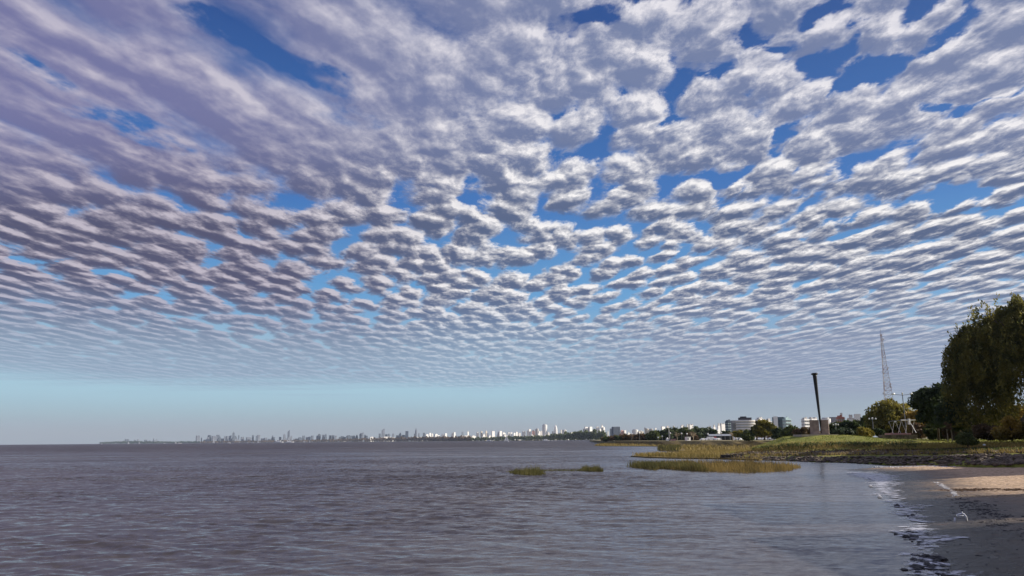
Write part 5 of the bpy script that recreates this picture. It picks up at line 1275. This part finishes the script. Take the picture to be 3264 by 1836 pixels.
# lacy foam line along the water's edge
V_ = []; ins = []; F2 = []; yy_ = np.arange(17, 88, .22); dd_ = np.arange(-1.5, .66, .18)
for y in yy_:
    wob = .35 * math.sin(y * .9) + .3 * math.sin(y * 2.3 + 1) + .25 * fbm(0, y, .8, 3)
    for d in dd_:
        x = float(shore_x(y)) + d + wob; V_.append((x, y, max(.0, bz(x, y)) + .026)); ins.append(.45 - abs(d + .3) * (1.0 + .6 * math.sin(y * .55)))
nc = len(dd_); F2 = [(i * nc + j, i * nc + j + 1, (i + 1) * nc + j + 1, (i + 1) * nc + j) for i in range(len(yy_) - 1) for j in range(nc - 1)]
me = bpy.data.meshes.new('foam_line'); me.from_pydata(V_, [], F2); me.attributes.new('inset', 'FLOAT', 'POINT').data.foreach_set('value', ins); me.materials.append(fm)
o_ = bpy.data.objects.new('foam_line', me); C.objects.link(o_); kind(o_, 'stuff', "lacy foam line along the water's edge")
# wrack and litter lines
def wrack(name, pts, n, wid, s0, s1, m, label):
    mb = MB()
    for _ in range(n):
        k = rnd.random() * (len(pts) - 1); j = int(k); f = k - j; a, c_ = pts[j], pts[j + 1]
        p = G(a[0] + (c_[0] - a[0]) * f, a[1] + (c_[1] - a[1]) * f, .5); x, y = p.x + rnd.gauss(0, wid), p.y + rnd.gauss(0, wid * 1.3)
        p = Vector((x, y, bz(x, y))); z = p.z
        for it in range(2):
            d = p.xy
        l_ = rnd.uniform(s0, s1); mb.box(x, y, z - .02, z + l_ * .28, l_, l_ * rnd.uniform(.2, .7), rnd.uniform(0, 3.1), .6)
    return kind(mb.build(name, m), 'stuff', label)
def Gs(px, py):
    z = .3
    for _ in range(6): p = G(px, py, z); z = bz(p.x, p.y)
    return p
def wrack2(name, pts, n, wid, s0, s1, m, label):
    P_ = [Gs(*p) for p in pts]; mb = MB()
    for _ in range(n):
        k = rnd.random() * (len(P_) - 1); j = int(k); p = P_[j].lerp(P_[j + 1], k - j); x, y = p.x + rnd.gauss(0, wid), p.y + rnd.gauss(0, wid * 1.5); z = bz(x, y); l_ = rnd.uniform(s0, s1)
        mb.box(x, y, z - .02, z + l_ * .15, l_ * 1.6, l_ * rnd.uniform(.2, .7), rnd.uniform(0, 3.1), .6)
    return kind(mb.build(name, m), 'stuff', label)
wrack2('pale_litter', [(2984, 1536), (3008, 1550), (3030, 1562), (3052, 1582)], 220, .10, .05, .18, M['sail'], 'pale drift litter in a slanting line across the lit sand')
wrack2('dark_wrack', [(3055, 1590), (3100, 1602), (3140, 1625), (3170, 1648), (3210, 1668)], 520, .50, .03, .15, M['stonew'], 'dark drift weed in a slanting line over the shaded sand')
wrack2('dark_wrack', [(3190, 1668), (3240, 1680), (3300, 1700)], 260, .5, .03, .14, M['stonew'], 'dark drift weed at the right edge')
wrack2('half_shade_wrack', [(3020, 1563), (3120, 1560), (3260, 1562), (3400, 1562)], 1500, .45, .04, .18, mat('half_shade_brown', (.11, .06, .03), .9, .4, 3.0), 'brown drift flecks toning the half shade along the bright sand band')  # brown drift flecks whose colour stands in for half shade between sunlit bands
wrack2('half_shade_wrack', [(3040, 1580), (3140, 1583), (3260, 1580), (3400, 1580)], 600, .30, .04, .16, M['barkp'], 'thin tan drift flecks toning the half shade above the shaded sand')
wrack2('litter_line', [(2800, 1489), (2900, 1487), (3000, 1486), (3130, 1483), (3264, 1478)], 600, .5, .05, .25, M['sail'], 'bright litter line at the foot of the rubble')
wrack2('sand_crumbs', [(3050, 1760), (3150, 1740), (3260, 1760), (3200, 1820), (3050, 1830)], 160, 2.0, .03, .10, M['stonew'], 'dark crumbs scattered over the near shaded sand')
for p0, p1, lab in (((2768, 1523), (2780, 1528), 'bright foam streak, upper of two near the sand corner'), ((2769, 1548), (2782, 1552), 'bright foam streak, lower of two near the sand corner'), ((2797, 1581), (2812, 1586), 'bright foam streak left of the uppermost stone patch')):
    a, c_ = G(p0[0], p0[1], .06), G(p1[0], p1[1], .06); mb = MB(); mb.tube([a, a.lerp(c_, .5) + Vector((0, .06, .03)), c_], [.03, .09, .02], 6); kind(mb.build('foam_streak', M['sail']), 'stuff', lab)

# ------------------------------------------------------------------ beyond the right edge: unseen blocks added to throw bands of shade over sand
def caster(x0, y0, x1, y1, x2, y2, x3, y3, h, lab):
    """club block added to throw shade, on four plan corners (counter-clockwise), flat roofed"""
    P_ = [(x0, y0), (x1, y1), (x2, y2), (x3, y3)]; r_ = thing('shade_block', (x0, y0, .6), lab, 'building')
    def pr(z0_, z1_, grow, name, m):
        cx, cy = sum(p[0] for p in P_) / 4, sum(p[1] for p in P_) / 4; mb = MB()
        for z in (z0_, z1_): mb.v += [(cx + (x - cx) * grow - x0, cy + (y - cy) * grow - y0, z) for x, y in P_]
        mb.f = [(0, 3, 2, 1), (4, 5, 6, 7)] + [(i, (i + 1) % 4, 4 + (i + 1) % 4, 4 + i) for i in range(4)]; mb.build(name, m, r_)
    pr(-1, h - .4, 1, 'walls', M['offwhite']); pr(h - .4, h, 1.003, 'roof', M['grey'])
    a, d = Vector((x0, y0, 0)), Vector((x3, y3, 0)); n_ = int((d - a).length / 4); u = (d - a).normalized()
    for k in range(n_):
        for z in np.arange(1.0, h - 2.5, 3.3):
            q_ = MB(); c_ = u * (2 + 4 * k); q_.box(c_.x, c_.y, z, z + 1.6, .25, 1.9, math.atan2(u.y, u.x) - math.pi / 2); q_.build('window', M['window'], r_)
# a roof edge at height h throws its shade h / tan(sun height) further left
k_ = 1 / math.tan(SUN_EL)
def shade_from(xa, ya, h): return xa + h * k_ * math.sin(SUN_AZ), ya + h * k_ * math.cos(SUN_AZ)
h1 = 11.0; g_ = h1 + .2
A1 = shade_from(10.0, 31.3, g_); B1 = shade_from(40.0, 37.9, g_)
caster(A1[0], -14, B1[0], -14, B1[0], B1[1], A1[0], A1[1], h1, 'three storey club block added beyond the right picture edge to throw shade')
h2 = 11.6; g2 = h2 + .2
A2 = shade_from(12.0, 35.9, g2); B2 = shade_from(42.0, 35.6, g2); C2 = shade_from(42, 47.6, g2); D2 = shade_from(12, 47.4, g2)
caster(*A2, *B2, *C2, *D2, h2, 'four storey club block added beyond the right picture edge to throw shade')
h3 = 14.5; A3 = shade_from(30, 68.5, h3); B3 = shade_from(60, 70, h3); C3 = shade_from(60, 85.5, h3); D3 = shade_from(30, 85, h3)
caster(*A3, *B3, *C3, *D3, h3, 'taller block added beyond the right picture edge to throw shade')

# ------------------------------------------------------------------ air
mb = MB(); mb.box(2500, 5500, -1.4, 420, 26000, 20500); hz = mb.build('haze', M['white']); kind(hz, 'stuff', 'thin blue air over the whole bay')
hm = bpy.data.materials.new('air'); hm.use_nodes = True; t = NT(hm.node_tree); v = t.n('ShaderNodeVolumePrincipled'); o = t.n('ShaderNodeOutputMaterial'); t.t.links.new(v.outputs[0], o.inputs['Volume'])
v.inputs['Color'].default_value = (.62, .74, .95, 1); v.inputs['Density'].default_value = 3.0e-5; v.inputs['Anisotropy'].default_value = 0.0
hz.data.materials.clear(); hz.data.materials.append(hm)
